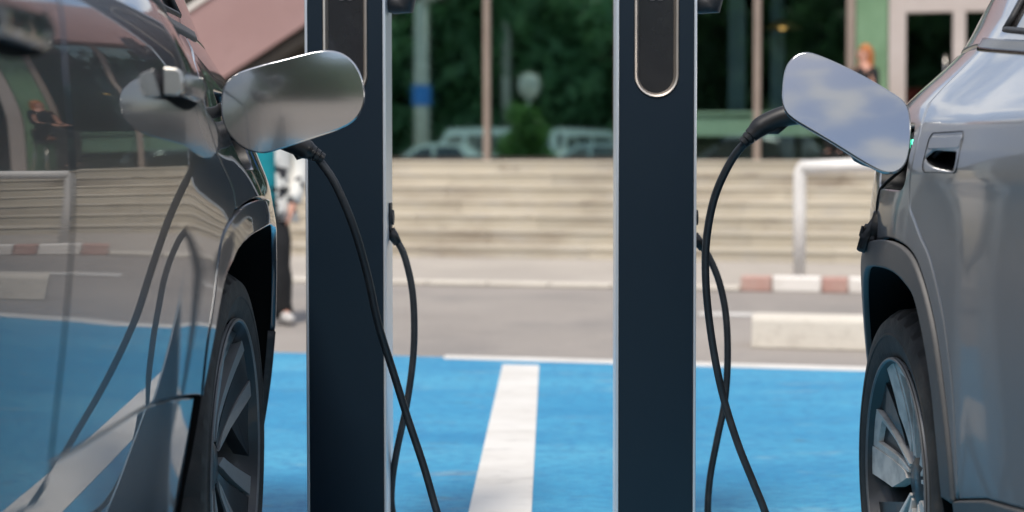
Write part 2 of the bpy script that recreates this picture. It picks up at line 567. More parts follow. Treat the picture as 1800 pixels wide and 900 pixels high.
def panel(name, outline, surf, material, parent, holes=(), res=0.03, gap=0.0015, lip=0.004, drop=0.0025, depth=0.018, back=False):
    """sheet cut to a 2-D outline (a,b) and laid on surf(a,b) -> (point, normal); rounded, turned-in edges"""
    loops = []
    for i, lp in enumerate([outline] + list(holes)):
        p = resample(lp, res)
        if area2(p) < 0:
            p = p[::-1].copy()
        sgn = 1 if i == 0 else -1
        p1, n1_ = inset(p, sgn * gap)
        p2, _ = inset(p, sgn * (gap + lip))
        loops.append((p1, p2, n1_ * sgn))
    o2 = loops[0][1]
    lo, hi = o2.min(0), o2.max(0)
    gx, gy = np.meshgrid(np.arange(lo[0], hi[0], res), np.arange(lo[1], hi[1], res))
    gx[1::2] += res / 2
    g = np.stack([gx.ravel(), gy.ravel()], 1)
    k = inside(g, o2) & (dist_to(g, o2) > res * 0.45)
    for _, p2, _n in loops[1:]:
        k &= ~inside(g, p2) & (dist_to(g, p2) > res * 0.45)
    g = g[k]
    pts, edges, spans = [], [], []
    for _, p2, _n in loops:
        s0 = len(pts)
        pts += [Vector(q) for q in p2]
        m = len(p2)
        edges += [(s0 + j, s0 + (j + 1) % m) for j in range(m)]
        spans.append((s0, m))
    pts += [Vector(q) for q in g]
    vs, _, fs, ov, _, _ = delaunay_2d_cdt(pts, edges, [], 0, 1e-6)
    V2 = np.array([(v.x, v.y) for v in vs])
    tri = [f for f in fs]
    cen = np.array([V2[list(f)].mean(0) for f in tri])
    keep = inside(cen, o2)
    for _, p2, _n in loops[1:]:
        keep &= ~inside(cen, p2)
    idx = {}
    for i, src in enumerate(ov):
        for q in src:
            idx[q] = i
    verts, norms, faces = [], [], []
    for a, b in V2:
        p, n = surf(a, b)
        verts.append(p)
        norms.append(n)
    for f, q in zip(tri, keep):
        if not q:
            continue
        a, b, c = (Vector(verts[i]) for i in f)
        nn = (b - a).cross(c - a)
        faces.append(tuple(f) if nn.dot(Vector(norms[f[0]])) > 0 else tuple(reversed(f)))
    for (p1, p2, nin), (s0, m) in zip(loops, spans):
        e0 = len(verts)
        for j in range(m):
            p, n = surf(*p1[j])
            q, _ = surf(*(p1[j] - nin[j] * 0.004))
            out = (Vector(q) - Vector(p)).normalized()
            verts.append(tuple(Vector(p) - Vector(n) * drop))
            norms.append(tuple((Vector(n) * 0.6 + out * 0.8).normalized()))
        for j in range(m):
            p, n = surf(*p1[j])
            q, _ = surf(*(p1[j] - nin[j] * 0.004))
            out = (Vector(q) - Vector(p)).normalized()
            verts.append(tuple(Vector(p) - Vector(n) * depth))
            norms.append(tuple(out))
        for j in range(m):
            j2 = (j + 1) % m
            a, b = idx.get(s0 + j, s0 + j), idx.get(s0 + j2, s0 + j2)
            for quad in ((a, b, e0 + j2, e0 + j), (e0 + j, e0 + j2, e0 + m + j2, e0 + m + j)):
                A, B, C = (Vector(verts[i]) for i in quad[:3])
                nn = (B - A).cross(C - A)
                faces.append(quad if nn.dot(Vector(norms[quad[3]])) > 0 else tuple(reversed(quad)))
    if back:
        s = len(verts)
        for i in range(len(V2)):
            verts.append(tuple(Vector(verts[i]) - Vector(norms[i]) * depth))
            norms.append(tuple(-Vector(norms[i])))
        nf = [f for f in faces if all(i < len(V2) for i in f)]
        faces += [tuple(reversed([i + s for i in f])) for f in nf]
    mb = MB()
    mb.v, mb.f = [tuple(map(float, v)) for v in verts], faces
    return mb.build(name, material, parent, smooth=True, fix=False, normals=[Vector(n).normalized() for n in norms])


def spl(xs, ys):
    xs = np.array(xs, float)
    ys = np.array(ys, float)
    h = np.diff(xs)
    dl = np.diff(ys) / h
    m = np.zeros(len(xs))
    m[0], m[-1] = dl[0], dl[-1]
    for i in range(1, len(xs) - 1):
        m[i] = (dl[i - 1] * h[i] + dl[i] * h[i - 1]) / (h[i] + h[i - 1])

    def g(x):
        x = min(max(x, xs[0]), xs[-1])
        i = min(max(int(np.searchsorted(xs, x)) - 1, 0), len(xs) - 2)
        t = (x - xs[i]) / h[i]
        return ((2 * t ** 3 - 3 * t * t + 1) * ys[i] + (t ** 3 - 2 * t * t + t) * h[i] * m[i]
                + (-2 * t ** 3 + 3 * t * t) * ys[i + 1] + (t ** 3 - t * t) * h[i] * m[i + 1])
    return g


def sst(a, b, x):
    t = min(max((x - a) / (b - a), 0), 1)
    return t * t * (3 - 2 * t)


def copy_tree(o, parent=None):
    c = o.copy()
    COL.objects.link(c)
    c.parent = parent
    for ch in list(o.children):
        copy_tree(ch, c)
    return c


# building frame: the bay ends, kerb, steps and facade all run 12 degrees askew of the bays
SK = R(12)
CS, SN = math.cos(SK), math.sin(SK)


def B(b1, b2, z=0.0):
    return (b1 * CS + b2 * SN, -b1 * SN + b2 * CS, z)


# ------------------------------------------------------------------ ground, bays, markings
def sheet(name, pts, z, material):
    mb = MB()
    mb.add([(x, y, z) for x, y in pts], [tuple(range(len(pts)))])
    return tag(mb.build(name, material), kind='structure')


sheet('ground', [(-300, -300), (300, -300), (300, 300), (-300, 300)], 0.0, 'asphalt')
ge = lambda b1, b2: B(b1, b2)[:2]
# blue bay floor, end edge askew
sheet('parking_bay', [(-6.2, -1.5), (4.2, -1.5), (4.2, ge(2.8, 6.91)[1]), ge(2.6, 6.91), ge(-2.0, 6.91), ge(-7.6, 6.86)], 0.004, 'blue_paint')
STRIPE_X0, STRIPE_X1 = -0.229, -0.051


def marking(name, pts, label):
    mb = MB()
    n = len(pts)
    mb.add([(x, y, 0.0045) for x, y in pts] + [(x, y, 0.008) for x, y in pts],
           [tuple(range(n, 2 * n))] + [(i, (i + 1) % n, n + (i + 1) % n, n + i) for i in range(n)])
    o = mb.build(name, 'white_paint')
    return tag(o, label, 'road marking', kind='structure')


marking('bay_divider_line', [(STRIPE_X0, -1.5), (STRIPE_X1, -1.5), (STRIPE_X1, 6.87), (STRIPE_X0, 6.90)], 'white stripe dividing the blue bays')
marking('bay_end_line', [ge(-2.02, 6.96), ge(-2.0, 6.84), ge(2.7, 6.86), ge(2.7, 7.01)], 'white line across the end of the blue bays')
mb = MB().add([B(-0.97, 9.15, 0.004), B(9, 9.15, 0.004), B(9, 9.33, 0.004), B(-0.97, 9.33, 0.004)], [(0, 1, 2, 3)])
tag(mb.build('road_edge_line', 'white_paint'), kind='structure')

# pavement and kerb (painted stones to the right, plain to the left)
mb = MB().add([B(-14, 11.02, 0.03), B(14, 11.02, 0.03), B(14, 13.78, 0.03), B(-14, 13.78, 0.03)], [(0, 1, 2, 3)])
tag(mb.build('pavement', 'pavement'), kind='structure')
kerb = empty('kerb', B(0, 11.0, 0), -SK)
tag(kerb, kind='structure')
x = -0.83
edges = []
pat = [('kerb_red', .24), ('kerb_white', .37), ('kerb_red', .20), ('kerb_white', .33)]
i = 0
while x < 9:
    m_, w_ = pat[i % 4]
    edges.append((x, x + w_, m_))
    x += w_
    i += 1
x = -0.83
while x > -12:
    edges.append((x - .5, x, 'concrete'))
    x -= .5
for a, b, m_ in edges:
    h = 0.115 if a > -1 else 0.034
    mb = MB().box(a + .004, b - .004, -.09, .06, 0.0, h)
    mb.build('kerb_stone', m_, kerb, bevel=0.012)

# concrete wheel stop beyond the right bay
ws = MB()
prof = [(-.125, 0), (-.105, .150), (-.085, .172), (.085, .172), (.105, .150), (.125, 0)]
rings = []
for bx in np.linspace(0, 2.4, 9):
    rings.append([(bx, y, z) for y, z in prof])
ws.loft(rings)
o = ws.build('wheel_stop', 'concrete', bevel=0.01)
o.location = B(-0.52, 7.73, 0.0)
o.rotation_euler = (0, 0, -SK)
tag(o, 'long low pale concrete block on the asphalt beyond the right blue bay', 'wheel stop')

# ------------------------------------------------------------------ steps up to the plaza
steps = empty('plaza_steps', B(0, 13.7, 0), -SK)
tag(steps, 'wide flight of weathered beige stone steps below the glass facade', 'steps')
rng = random.Random(3)
NS = 7
for k in range(NS):
    z0, z1 = k / NS, (k + 1) / NS
    y0 = 0.345 * k
    prof = [(y0 + .012, z0 - .005 if k else 0.0), (y0 + .012, z1 - .035), (y0, z1 - .03), (y0 - .004, z1 - .012), (y0 + .004, z1), (y0 + .50, z1 + 0.0005 * k), (y0 + .50, z0)]
    bx = -13 + rng.uniform(0, .6)
    while bx < 8.6:
        w_ = rng.uniform(.9, 1.9)
        jy, jz, tl = rng.uniform(-.006, .006), rng.uniform(-.003, .002), rng.uniform(-.003, .003)
        mb = MB()
        mb.loft([[(q, y + jy + rng.uniform(-.002, .002), z + (jz + tl * ((q - bx) / w_ - .5)) * (z > z0 + .02)) for y, z in prof] for q in np.linspace(bx + .0015, bx + w_ - .0015, 4)])
        mb.build('step_block', 'step_stone', steps)
        bx += w_
mb = MB().add([B(-16, 16.25, 0.995), B(12, 16.25, 0.995), B(12, 26, 0.995), B(-16, 26, 0.995)], [(0, 1, 2, 3)])
tag(mb.build('plaza', 'plaza_stone'), kind='structure')

# white tubular handrail on the kerb
rail = empty('handrail', B(-0.40, 11.35, 0.03), -SK)
tag(rail, 'white tubular handrail standing on the red and white kerb', 'handrail')
pc = [(0, 0, 0), (0, 0, .60), (0, 0, .86), (.012, 0, .90), (.05, 0, .92)]
MB().tube(pc, .050, 14).build('post', 'rail_white', rail, smooth=True)
MB().tube([(.0, 0, .915), (.3, 0.0, .925), (1.2, .0, .955), (2.6, 0, .97)], .056, 14).build('top_bar', 'rail_white', rail, smooth=True)
MB().tube([(2.6, 0, 0), (2.6, 0, .97)], .044, 14).build('post', 'rail_white', rail, smooth=True)
MB().lathe([(0.0, .0), (0.0, .085), (.012, .085), (.02, .045)], 20, 'Z').build('base_plate', 'rail_white', rail, smooth=True, auto=30)

# ------------------------------------------------------------------ glass facade building
FB = 17.6
bld = empty('glass_fronted_building', B(0, FB, 1.0), -SK)
tag(bld, 'dark glass fronted building with beige mullions at the top of the steps', 'building')
ZT = 2.42                      # top of glazing above the plaza (glass goes on behind the fascia)
mull = [-6.25, -4.55, -2.85, -1.14, -0.025]
for i, m_ in enumerate(mull):
    w_ = .042 if i < 4 else .05
    MB().box(m_ - w_, m_ + w_, -.06, .09, -.01, ZT + .4).build('mullion', 'frame', bld, bevel=.006)
for i in range(len(mull) - 1):
    a, b = mull[i] + .052, mull[i + 1] - .057
    MB().box(a, b, .0, .012, .0, ZT + .4).build('pane', 'facade_glass' if i < 2 else 'shop_glass', bld)
MB().box(mull[0] + .06, mull[2] - .06, -.03, .06, -.005, .05).build('bottom_rail', 'dark_wall', bld)
# green panel and door set
MB().box(.035, .41, -.02, .1, -.005, ZT + .4).build('green_panel', 'green_panel', bld)
door = MB()
for a, b, c, d in ((.42, .62, -.005, ZT + .4), (1.16, 1.305, -.005, 1.76), (1.86, 2.06, -.005, ZT + .4), (.62, 1.86, 1.76, 2.08)):
    door.box(a, b, -.07, .10, c, d)
df = door.build('door_frame', 'door_frame', bld, bevel=.006)
for a, b in ((.625, 1.155), (1.31, 1.855)):
    d_ = MB().box(a, b, .0, .012, .0, 1.755).build('door', 'shop_glass', bld)
    MB().tube([(b - .08, -.05, .85), (b - .08, -.05, 1.25)], .012, 8).build('handle', 'satin_metal', d_, smooth=True)
MB().box(.62, 1.86, .0, .012, 2.085, ZT + .4).build('transom_pane', 'shop_glass', bld)
for m_ in (3.5, 5.2, 6.9, 8.6):
    MB().box(m_ - .05, m_ + .05, -.06, .09, -.01, ZT + .4).build('mullion', 'frame', bld, bevel=.006)
for a, b in ((2.065, 3.445), (3.555, 5.145), (5.255, 6.845), (6.955, 8.545)):
    MB().box(a, b, 0, .012, 0, ZT + .4).build('pane', 'facade_glass', bld)
MB().box(-6.4, 8.7, -.45, .3, ZT + .41, ZT + 1.75).build('fascia', 'mauve', bld, bevel=.01)
MB().box(-6.4, 8.7, .31, 7, ZT + 1.5, ZT + 1.7).build('roof', 'plaza_stone', bld)
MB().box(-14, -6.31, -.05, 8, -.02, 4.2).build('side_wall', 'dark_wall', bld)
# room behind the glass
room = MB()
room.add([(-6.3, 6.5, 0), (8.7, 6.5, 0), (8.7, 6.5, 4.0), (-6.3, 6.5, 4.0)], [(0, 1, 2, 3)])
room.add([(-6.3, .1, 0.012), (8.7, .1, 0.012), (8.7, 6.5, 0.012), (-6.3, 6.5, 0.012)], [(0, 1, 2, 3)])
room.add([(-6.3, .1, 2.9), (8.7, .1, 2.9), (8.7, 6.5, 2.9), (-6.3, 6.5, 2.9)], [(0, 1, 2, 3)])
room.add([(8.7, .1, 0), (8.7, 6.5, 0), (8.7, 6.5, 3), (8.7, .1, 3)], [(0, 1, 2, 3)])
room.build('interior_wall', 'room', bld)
for a, b in ((-1.60, -1.38), (-1.05, -.87), (-3.9, -3.6), (3.0, 3.25)):
    MB().box(a, b, 1.2, 1.42, .013, 2.89).build('column', 'blue_column', bld, bevel=.01)
# counter behind the glass
cnt = empty('counter', B(-1.62, 17.95, 1.012), -SK)
MB().box(-1.2, 2.15, 0, .5, .29, .56).build('front_panel', 'pale_green', cnt, bevel=.01)
MB().box(-1.16, 2.11, .06, .46, 0, .288).build('plinth', 'dark_wall', cnt)
MB().box(-1.24, 2.19, -.04, .54, .562, .60).build('worktop', 'pale_green', cnt, bevel=.006)
tag(cnt, 'long pale green counter behind the glass right of the right charger', 'counter')
pl = empty('pendant_lamp', B(-.88, 18.4, 2.80), -SK)
MB().lathe([(.0, .02), (-.05, .10), (-.12, .17), (-.13, .165), (-.055, .09), (-.005, .012)], 24, 'Z').build('lamp_shade', 'bronze', pl, smooth=True)
MB().lathe([(-.06, .0), (-.075, .035), (-.105, .045), (-.135, .0)], 16, 'Z').build('bulb', 'lamp_glow', pl, smooth=True)
MB().tube([(0, 0, 0), (0, 0, 1.04)], .008, 6).build('cord', 'cable_black', pl)
pl.scale = (1.5, 1.5, 1.0)
tag(pl, 'bronze pendant lamp glowing orange inside the dark shop window', 'lamp')
sofa = empty('sofa', B(.98, 19.0, 1.012), -SK)
MB().box(-.55, .55, .1, .55, .1, .42).build('seat', 'red_cloth', sofa, bevel=.05)
MB().box(-.55, .55, -.06, .1, .1, .93).build('backrest', 'red_cloth', sofa, bevel=.05)
for q in (-.5, .5):
    MB().box(q - .03, q + .03, 0, .06, 0, .1).build('leg', 'bronze', sofa)
tag(sofa, 'red upholstered sofa seen through the glass door', 'sofa')

# outdoor stair on the left with a mauve parapet over a dark void
st = empty('outdoor_staircase', B(-7.3, 16.9, 1.0), -SK)
tag(st, 'outdoor stair with sloping mauve parapet and dark underside behind the left charger', 'staircase')
# slope through (b1,z): (-7.82,2.06)-(-6.70,2.73)
sl = (2.728 - 2.064) / (-6.703 + 7.821)
zl = lambda b1: 2.064 + sl * (b1 + 7.821) - 1.0


def slab(b0, b1_, off0, off1, y0, y1):
    m_ = MB()
    a, c = b0 + 7.3, b1_ + 7.3
    vs = []
    for y in (y0, y1):
        vs += [(a, y, zl(b0) + off0), (c, y, zl(b1_) + off0), (c, y, zl(b1_) + off1), (a, y, zl(b0) + off1)]
    return m_.add(vs, [(0, 1, 2, 3), (7, 6, 5, 4), (0, 4, 5, 1), (1, 5, 6, 2), (2, 6, 7, 3), (3, 7, 4, 0)])


slab(-9.3, -5.6, 0.0, .62, 0, .12).build('parapet', 'mauve', st)
slab(-9.3, -5.6, .625, 1.13, .015, .11).build('parapet', 'mauve', st)
slab(-9.3, -5.6, 1.133, 1.20, -.02, .14).build('coping', 'kerb_white', st)
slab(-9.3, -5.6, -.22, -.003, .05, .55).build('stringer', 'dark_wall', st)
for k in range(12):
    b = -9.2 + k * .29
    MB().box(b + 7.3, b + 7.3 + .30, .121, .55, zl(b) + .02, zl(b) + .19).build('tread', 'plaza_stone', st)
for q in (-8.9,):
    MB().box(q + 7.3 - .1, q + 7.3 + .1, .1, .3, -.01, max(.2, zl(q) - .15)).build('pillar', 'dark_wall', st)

# ------------------------------------------------------------------ cars
HW = 0.925          # half width at the wheel face
LD = spl([.15, .3, .45, .6, .8, 1.0, 1.1, 1.2, 1.27, 1.35, 1.5, 1.68], [-.10, -.05, -.012, .014, .036, .045, .039, .015, -.028, -.075, -.155, -.26])
LQ = spl([.15, .3, .45, .6, .8, .94, 1.015, 1.16, 1.275, 1.35, 1.5, 1.68], [-.06, .005, .036, .052, .060, .052, .024, -.034, -.102, -.132, -.19, -.29])
RD = spl([.15, .3, .41, .6, .8, .90, .935, .955, .968, .975, .985, 1.02, 1.05, 1.066, 1.074, 1.088, 1.13, 1.2, 1.26, 1.4, 1.66],
         [-.09, -.03, -.008, .004, .007, .0055, .0080, .0108, .0135, .0150, .0152, .0105, .0045, .0005, -.005, -.018, -.062, -.125, -.158, -.24, -.39])
RQ = spl([.15, .3, .5, .7, .81, .93, 1.05, 1.10, 1.14, 1.18, 1.224, 1.34, 1.5, 1.66],
         [-.03, .02, .05, .06, .062, .056, .03, .004, -.035, -.08, -.125, -.195, -.29, -.39])


def frontcut(u):
    return .009 * max(0, u - .3) ** 2 + .10 * max(0, u - 2.9) ** 2


def VL(u, z):
    b = sst(.1, .7, u)
    return LD(z) * b + LQ(z) * (1 - b) - .11 * max(0, .2 - u) ** 2 - frontcut(u)


def VR(u, z):
    b = sst(-.05, .5, u)
    return RD(z) * b + RQ(z) * (1 - b) - .21 * max(0, .3 - u) ** 2 - frontcut(u)


def make_surf(V, side, off=0.0, flare=None):
    def W(u, z):
        v = V(u, z) + off
        if flare:
            hz, r0, wd, amp = flare
            r = math.hypot(u, z - hz)
            v += amp * math.exp(-((r - r0) / wd) ** 2) * (1 - sst(.0, .45, u))
        return v

    def s(u, z):
        e = .004
        du = (W(u + e, z) - W(u - e, z)) / (2 * e)
        dz = (W(u, z + e) - W(u, z - e)) / (2 * e)
        n = Vector((side, -du, -dz)).normalized()
        return (side * (HW + W(u, z)), u, z), tuple(n)
    return s


def make_wheel(name, parent, side, u, radius, rimr, design, rot):
    """axis along x, outer face towards side; parts: tyre, rim (> spokes), brake disc"""
    w = empty(name, (0, 0, 0))
    w.parent = parent
    w.location = (side * HW, u, radius)
    w.rotation_euler = (rot, 0, 0)
    S = side
    # tyre: outward face at x=0, bulge at about +.004
    hh = radius - rimr
    prof = [(-.010, rimr - .004), (-.003, rimr + .010), (.004, rimr + hh * .35), (.005, rimr + hh * .55), (-.001, rimr + hh * .78), (-.012, radius - .012),
            (-.026, radius - .003), (-.055, radius), (-.075, radius), (-.078, radius - .008), (-.088, radius - .008), (-.091, radius + .001),
            (-.125, radius + .001), (-.128, radius - .008), (-.138, radius - .008), (-.141, radius), (-.175, radius), (-.205, radius - .003),
            (-.222, radius - .014), (-.235, rimr + hh * .6), (-.228, rimr)]
    n = 144
    mbt = MB().lathe([(S * a, r) for a, r in prof], n, 'X')
    v = mbt.v
    for i in (5, 6, 7, 16, 17, 18):
        for j in range(n):
            if j % 4 == 0:
                x_, y_, z_ = v[i * n + j]
                k = (prof[i][1] - .008) / prof[i][1]
                v[i * n + j] = (x_, y_ * k, z_ * k)
    # raised letter ribs on the sidewall
    mbt.build('tyre', 'tyre', w, smooth=True, auto=40)
    MB().lathe([(S * a, r) for a, r in ((.0042, rimr + hh * .40), (.0062, rimr + hh * .42), (.0062, rimr + hh * .46), (.0042, rimr + hh * .48))], 96, 'X').build('sidewall_ring', 'tyre', w, smooth=True)
    rim = MB().lathe([(S * a, r) for a, r in ((-.004, rimr - .003), (.001, rimr - .003), (.001, rimr - .010), (-.014, rimr - .016), (-.05, rimr - .03), (-.20, rimr - .035), (-.20, rimr - .005))], 96, 'X').build('rim', 'rim_dark', w, smooth=True, auto=40)
    MB().lathe([(S * a, r) for a, r in ((-.006, rimr - .002), (.003, rimr - .004), (.004, rimr - .007), (.002, rimr - .010), (-.012, rimr - .013))], 96, 'X').build('rim_lip', 'machined_dark', rim, smooth=True)

    def face_x(r):      # concave wheel face
        t = min(max((rimr - r) / (rimr - .05), 0), 1)
        return -.008 - .034 * math.sin(t * math.pi / 2)

    def plate(nm, pts, material, dx, th):
        """pts in (radius, degrees)"""
        pp = resample([(r * math.cos(R(a)), r * math.sin(R(a))) for r, a in pts], .02)
        if area2(pp) < 0:
            pp = pp[::-1]
        m_ = MB()
        k = len(pp)
        f_ = [(S * (face_x(math.hypot(*p)) + dx), p[0], p[1]) for p in pp]
        g_ = [(S * (face_x(math.hypot(*p)) + dx - th), p[0], p[1]) for p in pp]
        bm = bmesh.new()
        vv = [bm.verts.new(q) for q in f_]
        ww = [bm.verts.new(q) for q in g_]
        fc = bm.faces.new(vv)
        for i in range(k):
            bm.faces.new((vv[i], ww[i], ww[(i + 1) % k], vv[(i + 1) % k]))
        bmesh.ops.triangulate(bm, faces=[fc])
        bmesh.ops.recalc_face_normals(bm, faces=bm.faces)
        me = bpy.data.meshes.new(nm)
        bm.to_mesh(me)
        bm.free()
        me.materials.append(MATS[material])
        o_ = bpy.data.objects.new(nm, me)
        COL.objects.link(o_)
        o_.parent = rim
        return o_
    R1 = rimr - .012
    protos = []
    if design == 0:      # right car: twin-edged spokes with broad blades
        protos += [plate('spoke_insert', [(.05, -9), (R1, -9), (R1, 10), (.05, 14)], 'rim_dark', -.012, .03)]
        protos += [plate('spoke', [(.05, 12), (.10, 14), (R1, 12), (R1, 8.5), (.10, 6), (.05, 4)], 'machined', 0, .035)]
        protos += [plate('spoke', [(.05, -4), (.10, -5), (R1, -7), (R1, -9.5), (.10, -10), (.05, -12)], 'machined', 0, .035)]
        protos += [plate('spoke_cap', [(R1 - .03, -7), (R1, -7), (R1, 8.5), (R1 - .022, 8.5)], 'machined', 0, .03)]
        protos += [plate('blade', [(.06, 26), (.075, 15), (R1, 12.5), (R1, 27), (R1 * .62, 36)], 'machined', .002, .028)]
        protos += [plate('blade_insert', [(.10, -15), (R1 * .97, -12), (R1 * .97, -30)], 'rim_dark', -.006, .03)]  # dark insert plate beside each blade
    else:                # left car: broad turbine blades with bright leading edges
        protos += [plate('blade', [(.05, -6), (R1, -4), (R1, 16), (R1 * .55, 24), (.06, 26)], 'rim_dark', -.004, .03)]
        protos += [plate('spoke', [(.05, 18), (.09, 24), (R1, 22), (R1, 14), (.10, 10)], 'machined_mid', 0, .03)]
        protos += [plate('spoke', [(.05, -20), (.10, -14), (R1, -5), (R1, -13), (.10, -28)], 'machined_mid', -.002, .03)]
        protos += [plate('blade_insert', [(R1 * .62, 27), (R1 * .98, 24), (R1 * .98, 50)], 'rim_dark', -.006, .03)]  # dark insert plate between the blades
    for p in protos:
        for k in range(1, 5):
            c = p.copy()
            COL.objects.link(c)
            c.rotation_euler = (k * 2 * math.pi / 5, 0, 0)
    MB().lathe([(S * a, r) for a, r in ((-.070, .052), (-.050, .050), (-.044, .040), (-.043, .001))], 32, 'X').build('hub_cap', 'rim_dark', rim, smooth=True, auto=40)
    for k in range(5):
        a = R(36 + 72 * k)
        m_ = MB().lathe([(S * q, r) for q, r in ((-.065, .010), (-.050, .010), (-.048, .007), (-.048, .001))], 8, 'X')
        m_.v = [(x_, y_ + .052 * math.cos(a), z_ + .052 * math.sin(a)) for x_, y_, z_ in m_.v]
        m_.build('wheel_bolt', 'machined_dark', rim)
    MB().lathe([(S * a, r) for a, r in ((-.10, .06), (-.095, .17), (-.115, .17), (-.12, .06))], 48, 'X', close=True).build('brake_disc', 'brake', w, smooth=True, auto=40)
    return w


def build_car(name, label, P, t, side, V, kind):
    o_dir = Vector((-t[1], t[0])) * (-1 if side > 0 else 1)
    o_dir = Vector((t[1], -t[0])).normalized() * side       # outward direction of the visible side
    cx, cy = P[0] - o_dir.x * HW, P[1] - o_dir.y * HW
    ang = math.atan2(-t[0], t[1])
    car = empty(name, (cx, cy, 0), ang)
    tag(car, label, 'car', 'cars on charge in the blue bays')
    left = kind == 'left'
    rad, rimr = (.39, .297) if left else (.35, .252)
    pm = 'dark_grey_paint' if left else 'silver_paint'
    if left:
        trim_out = [(.497, .612), (.495, .693), (.468, .778), (.446, .84), (.418, .8765), (.308, .908), (.16, .924), (0, .925), (-.15, .915), (-.3, .88), (-.42, .80), (-.49, .70), (-.525, .60)]
        trim_in = [(.492, .608), (.462, .68), (.4228, .764), (.388, .7995), (.348, .82), (.3, .842), (.2, .862), (.05, .868), (-.1, .866), (-.25, .845), (-.36, .79), (-.43, .71), (-.47, .605)]
        arch_low = [(.513, .47), (.50, .30)]
        arch_low_r = [(-.485, .5), (-.485, .38), (-.46, .28)]
        seam = [(.02, 1.25), (.07, 1.213), (.186, 1.1735), (.38, 1.10), (.41, 1.075), (.39, 1.031), (.34, .985), (.308, .9516), (.308, .912)]
        gapl = [(1.297, .60), (1.295, .7116), (1.2835, .8277), (1.2763, .9267), (1.2788, 1.02), (1.2811, 1.094), (1.2477, 1.1774), (1.235, 1.25)]
        crease = [(.515, .615), (.697, .64), (.85, .656), (1.11, .663), (1.295, .671)]
        belt = lambda u: 1.25
        hole = (-.085, .115, .985, 1.135)
        flare = (rad, .50, .06, .010)
    else:
        trim_out = [(.4125, .40), (.415, .488), (.38, .632), (.345, .7185), (.29, .795), (.2325, .833), (.14, .848), (.04, .842), (-.06, .825), (-.16, .795), (-.27, .735), (-.36, .65), (-.42, .54), (-.445, .43)]
        trim_in = [(.358, .40), (.358, .49), (.335, .62), (.285, .735), (.235, .772), (.1625, .79), (.05, .788), (-.05, .772), (-.15, .735), (-.25, .67), (-.33, .57), (-.37, .47), (-.38, .43)]
        arch_low = [(.36, .30)]
        arch_low_r = [(-.38, .30)]
        seam = [(.13, 1.215), (.165, 1.12), (.1925, 1.095), (.2325, 1.06), (.237, 1.0), (.225, .9545), (.2275, .912), (.2475, .892), (.28, .862), (.3275, .823), (.3825, .743), (.4075, .686), (.4325, .59), (.437, .443)]
        gapl = [(1.30, .50), (1.30, .8), (1.295, 1.0), (1.27, 1.11)]
        crease = [(.437, .415), (.5925, .453), (.7775, .482), (1.30, .50)]
        belt = lambda u: 1.225 - .1 * min(max(u - .05, 0), 1.1)
        hole = (-.03, .205, .945, 1.068)
        flare = (rad, .46, .07, .012)
    zt = spl([-.95, -.88, -.75, -.5, 0, .6, 1.3, 1.7, 2.4, 2.9, 3.4, 3.6], [1.15, 1.26, 1.44, 1.56, 1.62, 1.645, 1.625, 1.56, 1.12, 1.03, .88, .70])
    if left:
        trim_out, trim_in = smooth_poly(trim_out, 4), smooth_poly(trim_in, 4)
        seam, gapl, crease = smooth_poly(seam, 5), smooth_poly(gapl, 4), smooth_poly(crease, 4)
    else:
        trim_out, trim_in = smooth_poly(trim_out, 4), smooth_poly(trim_in, 4)
        seam = smooth_poly(seam, 5)

    def rrect(u0, u1, z0, z1, r, slant=0.0):
        out = []
        for cx_, cz_, a0 in ((u1 - r, z1 - r, 0), (u0 + r, z1 - r, 90), (u0 + r, z0 + r, 180), (u1 - r, z0 + r, 270)):
            for k in range(7):
                a = R(a0 + 15 * k)
                out.append((cx_ + r * math.cos(a), cz_ + r * math.sin(a)))
        zc = (z0 + z1) / 2
        return [(u_ + slant * (z_ - zc), z_) for u_, z_ in out]

    hu0, hu1, hz0, hz1 = hole
    pocket = smooth_closed([(.300, 1.003), (.318, 1.011), (.340, 1.0165), (.40, 1.0155), (.452, 1.0135), (.460, 1.006), (.460, .996), (.452, .986), (.440, .9835), (.39, .986), (.345, .990), (.318, .996)], 4)
    port_hole = rrect(hu0, hu1, hz0, hz1, .045)
    for sd_ in (side, -side):
        vis = sd_ == side
        sf = make_surf(V, sd_)
        rs = .03 if vis else .09
        i_t = min(range(len(trim_out)), key=lambda i: math.hypot(trim_out[i][0] - seam[-1][0], trim_out[i][1] - seam[-1][1]))
        # rear door
        if left:
            dpoly = seam + trim_out[i_t::-1][1:] + crease[1:] + [p for p in gapl if p[1] > .69] + [(u_, belt(u_)) for u_ in np.linspace(1.22, .06, 12)]
        else:
            dpoly = seam + crease[:] + gapl[1:] + [(u_, belt(u_)) for u_ in np.linspace(1.25, .16, 12)]
        dh = []
        if vis and not left:
            dh = [pocket]
        rd = panel('rear_door', dpoly, sf, pm, car, holes=dh, res=rs)
        # rear quarter with the charge port opening
        if left:
            q = [(.0, 1.25)] + seam[1:] + trim_out[i_t + 1:] + [(-.60, .60), (-.70, .62), (-.76, .75), (-.78, .95), (-.75, 1.15), (-.72, 1.25)]
        else:
            q = [(.11, 1.22)] + seam[1:] + [(.425, .41)] + trim_out[1:] + [(-.60, .43), (-.70, .5), (-.77, .75), (-.78, .95), (-.75, 1.12), (-.72, 1.235), (-.3, 1.232)]
        panel('rear_quarter', q, sf, pm, car, holes=[port_hole] if vis else [], res=rs)
        # arch trim
        tm = trim_out + trim_in[::-1]
        panel('arch_trim', tm, make_surf(V, sd_, .002 if left else .006, flare), pm if left else 'grey_trim', car, res=rs * .6, lip=.004, drop=.002, depth=.012)
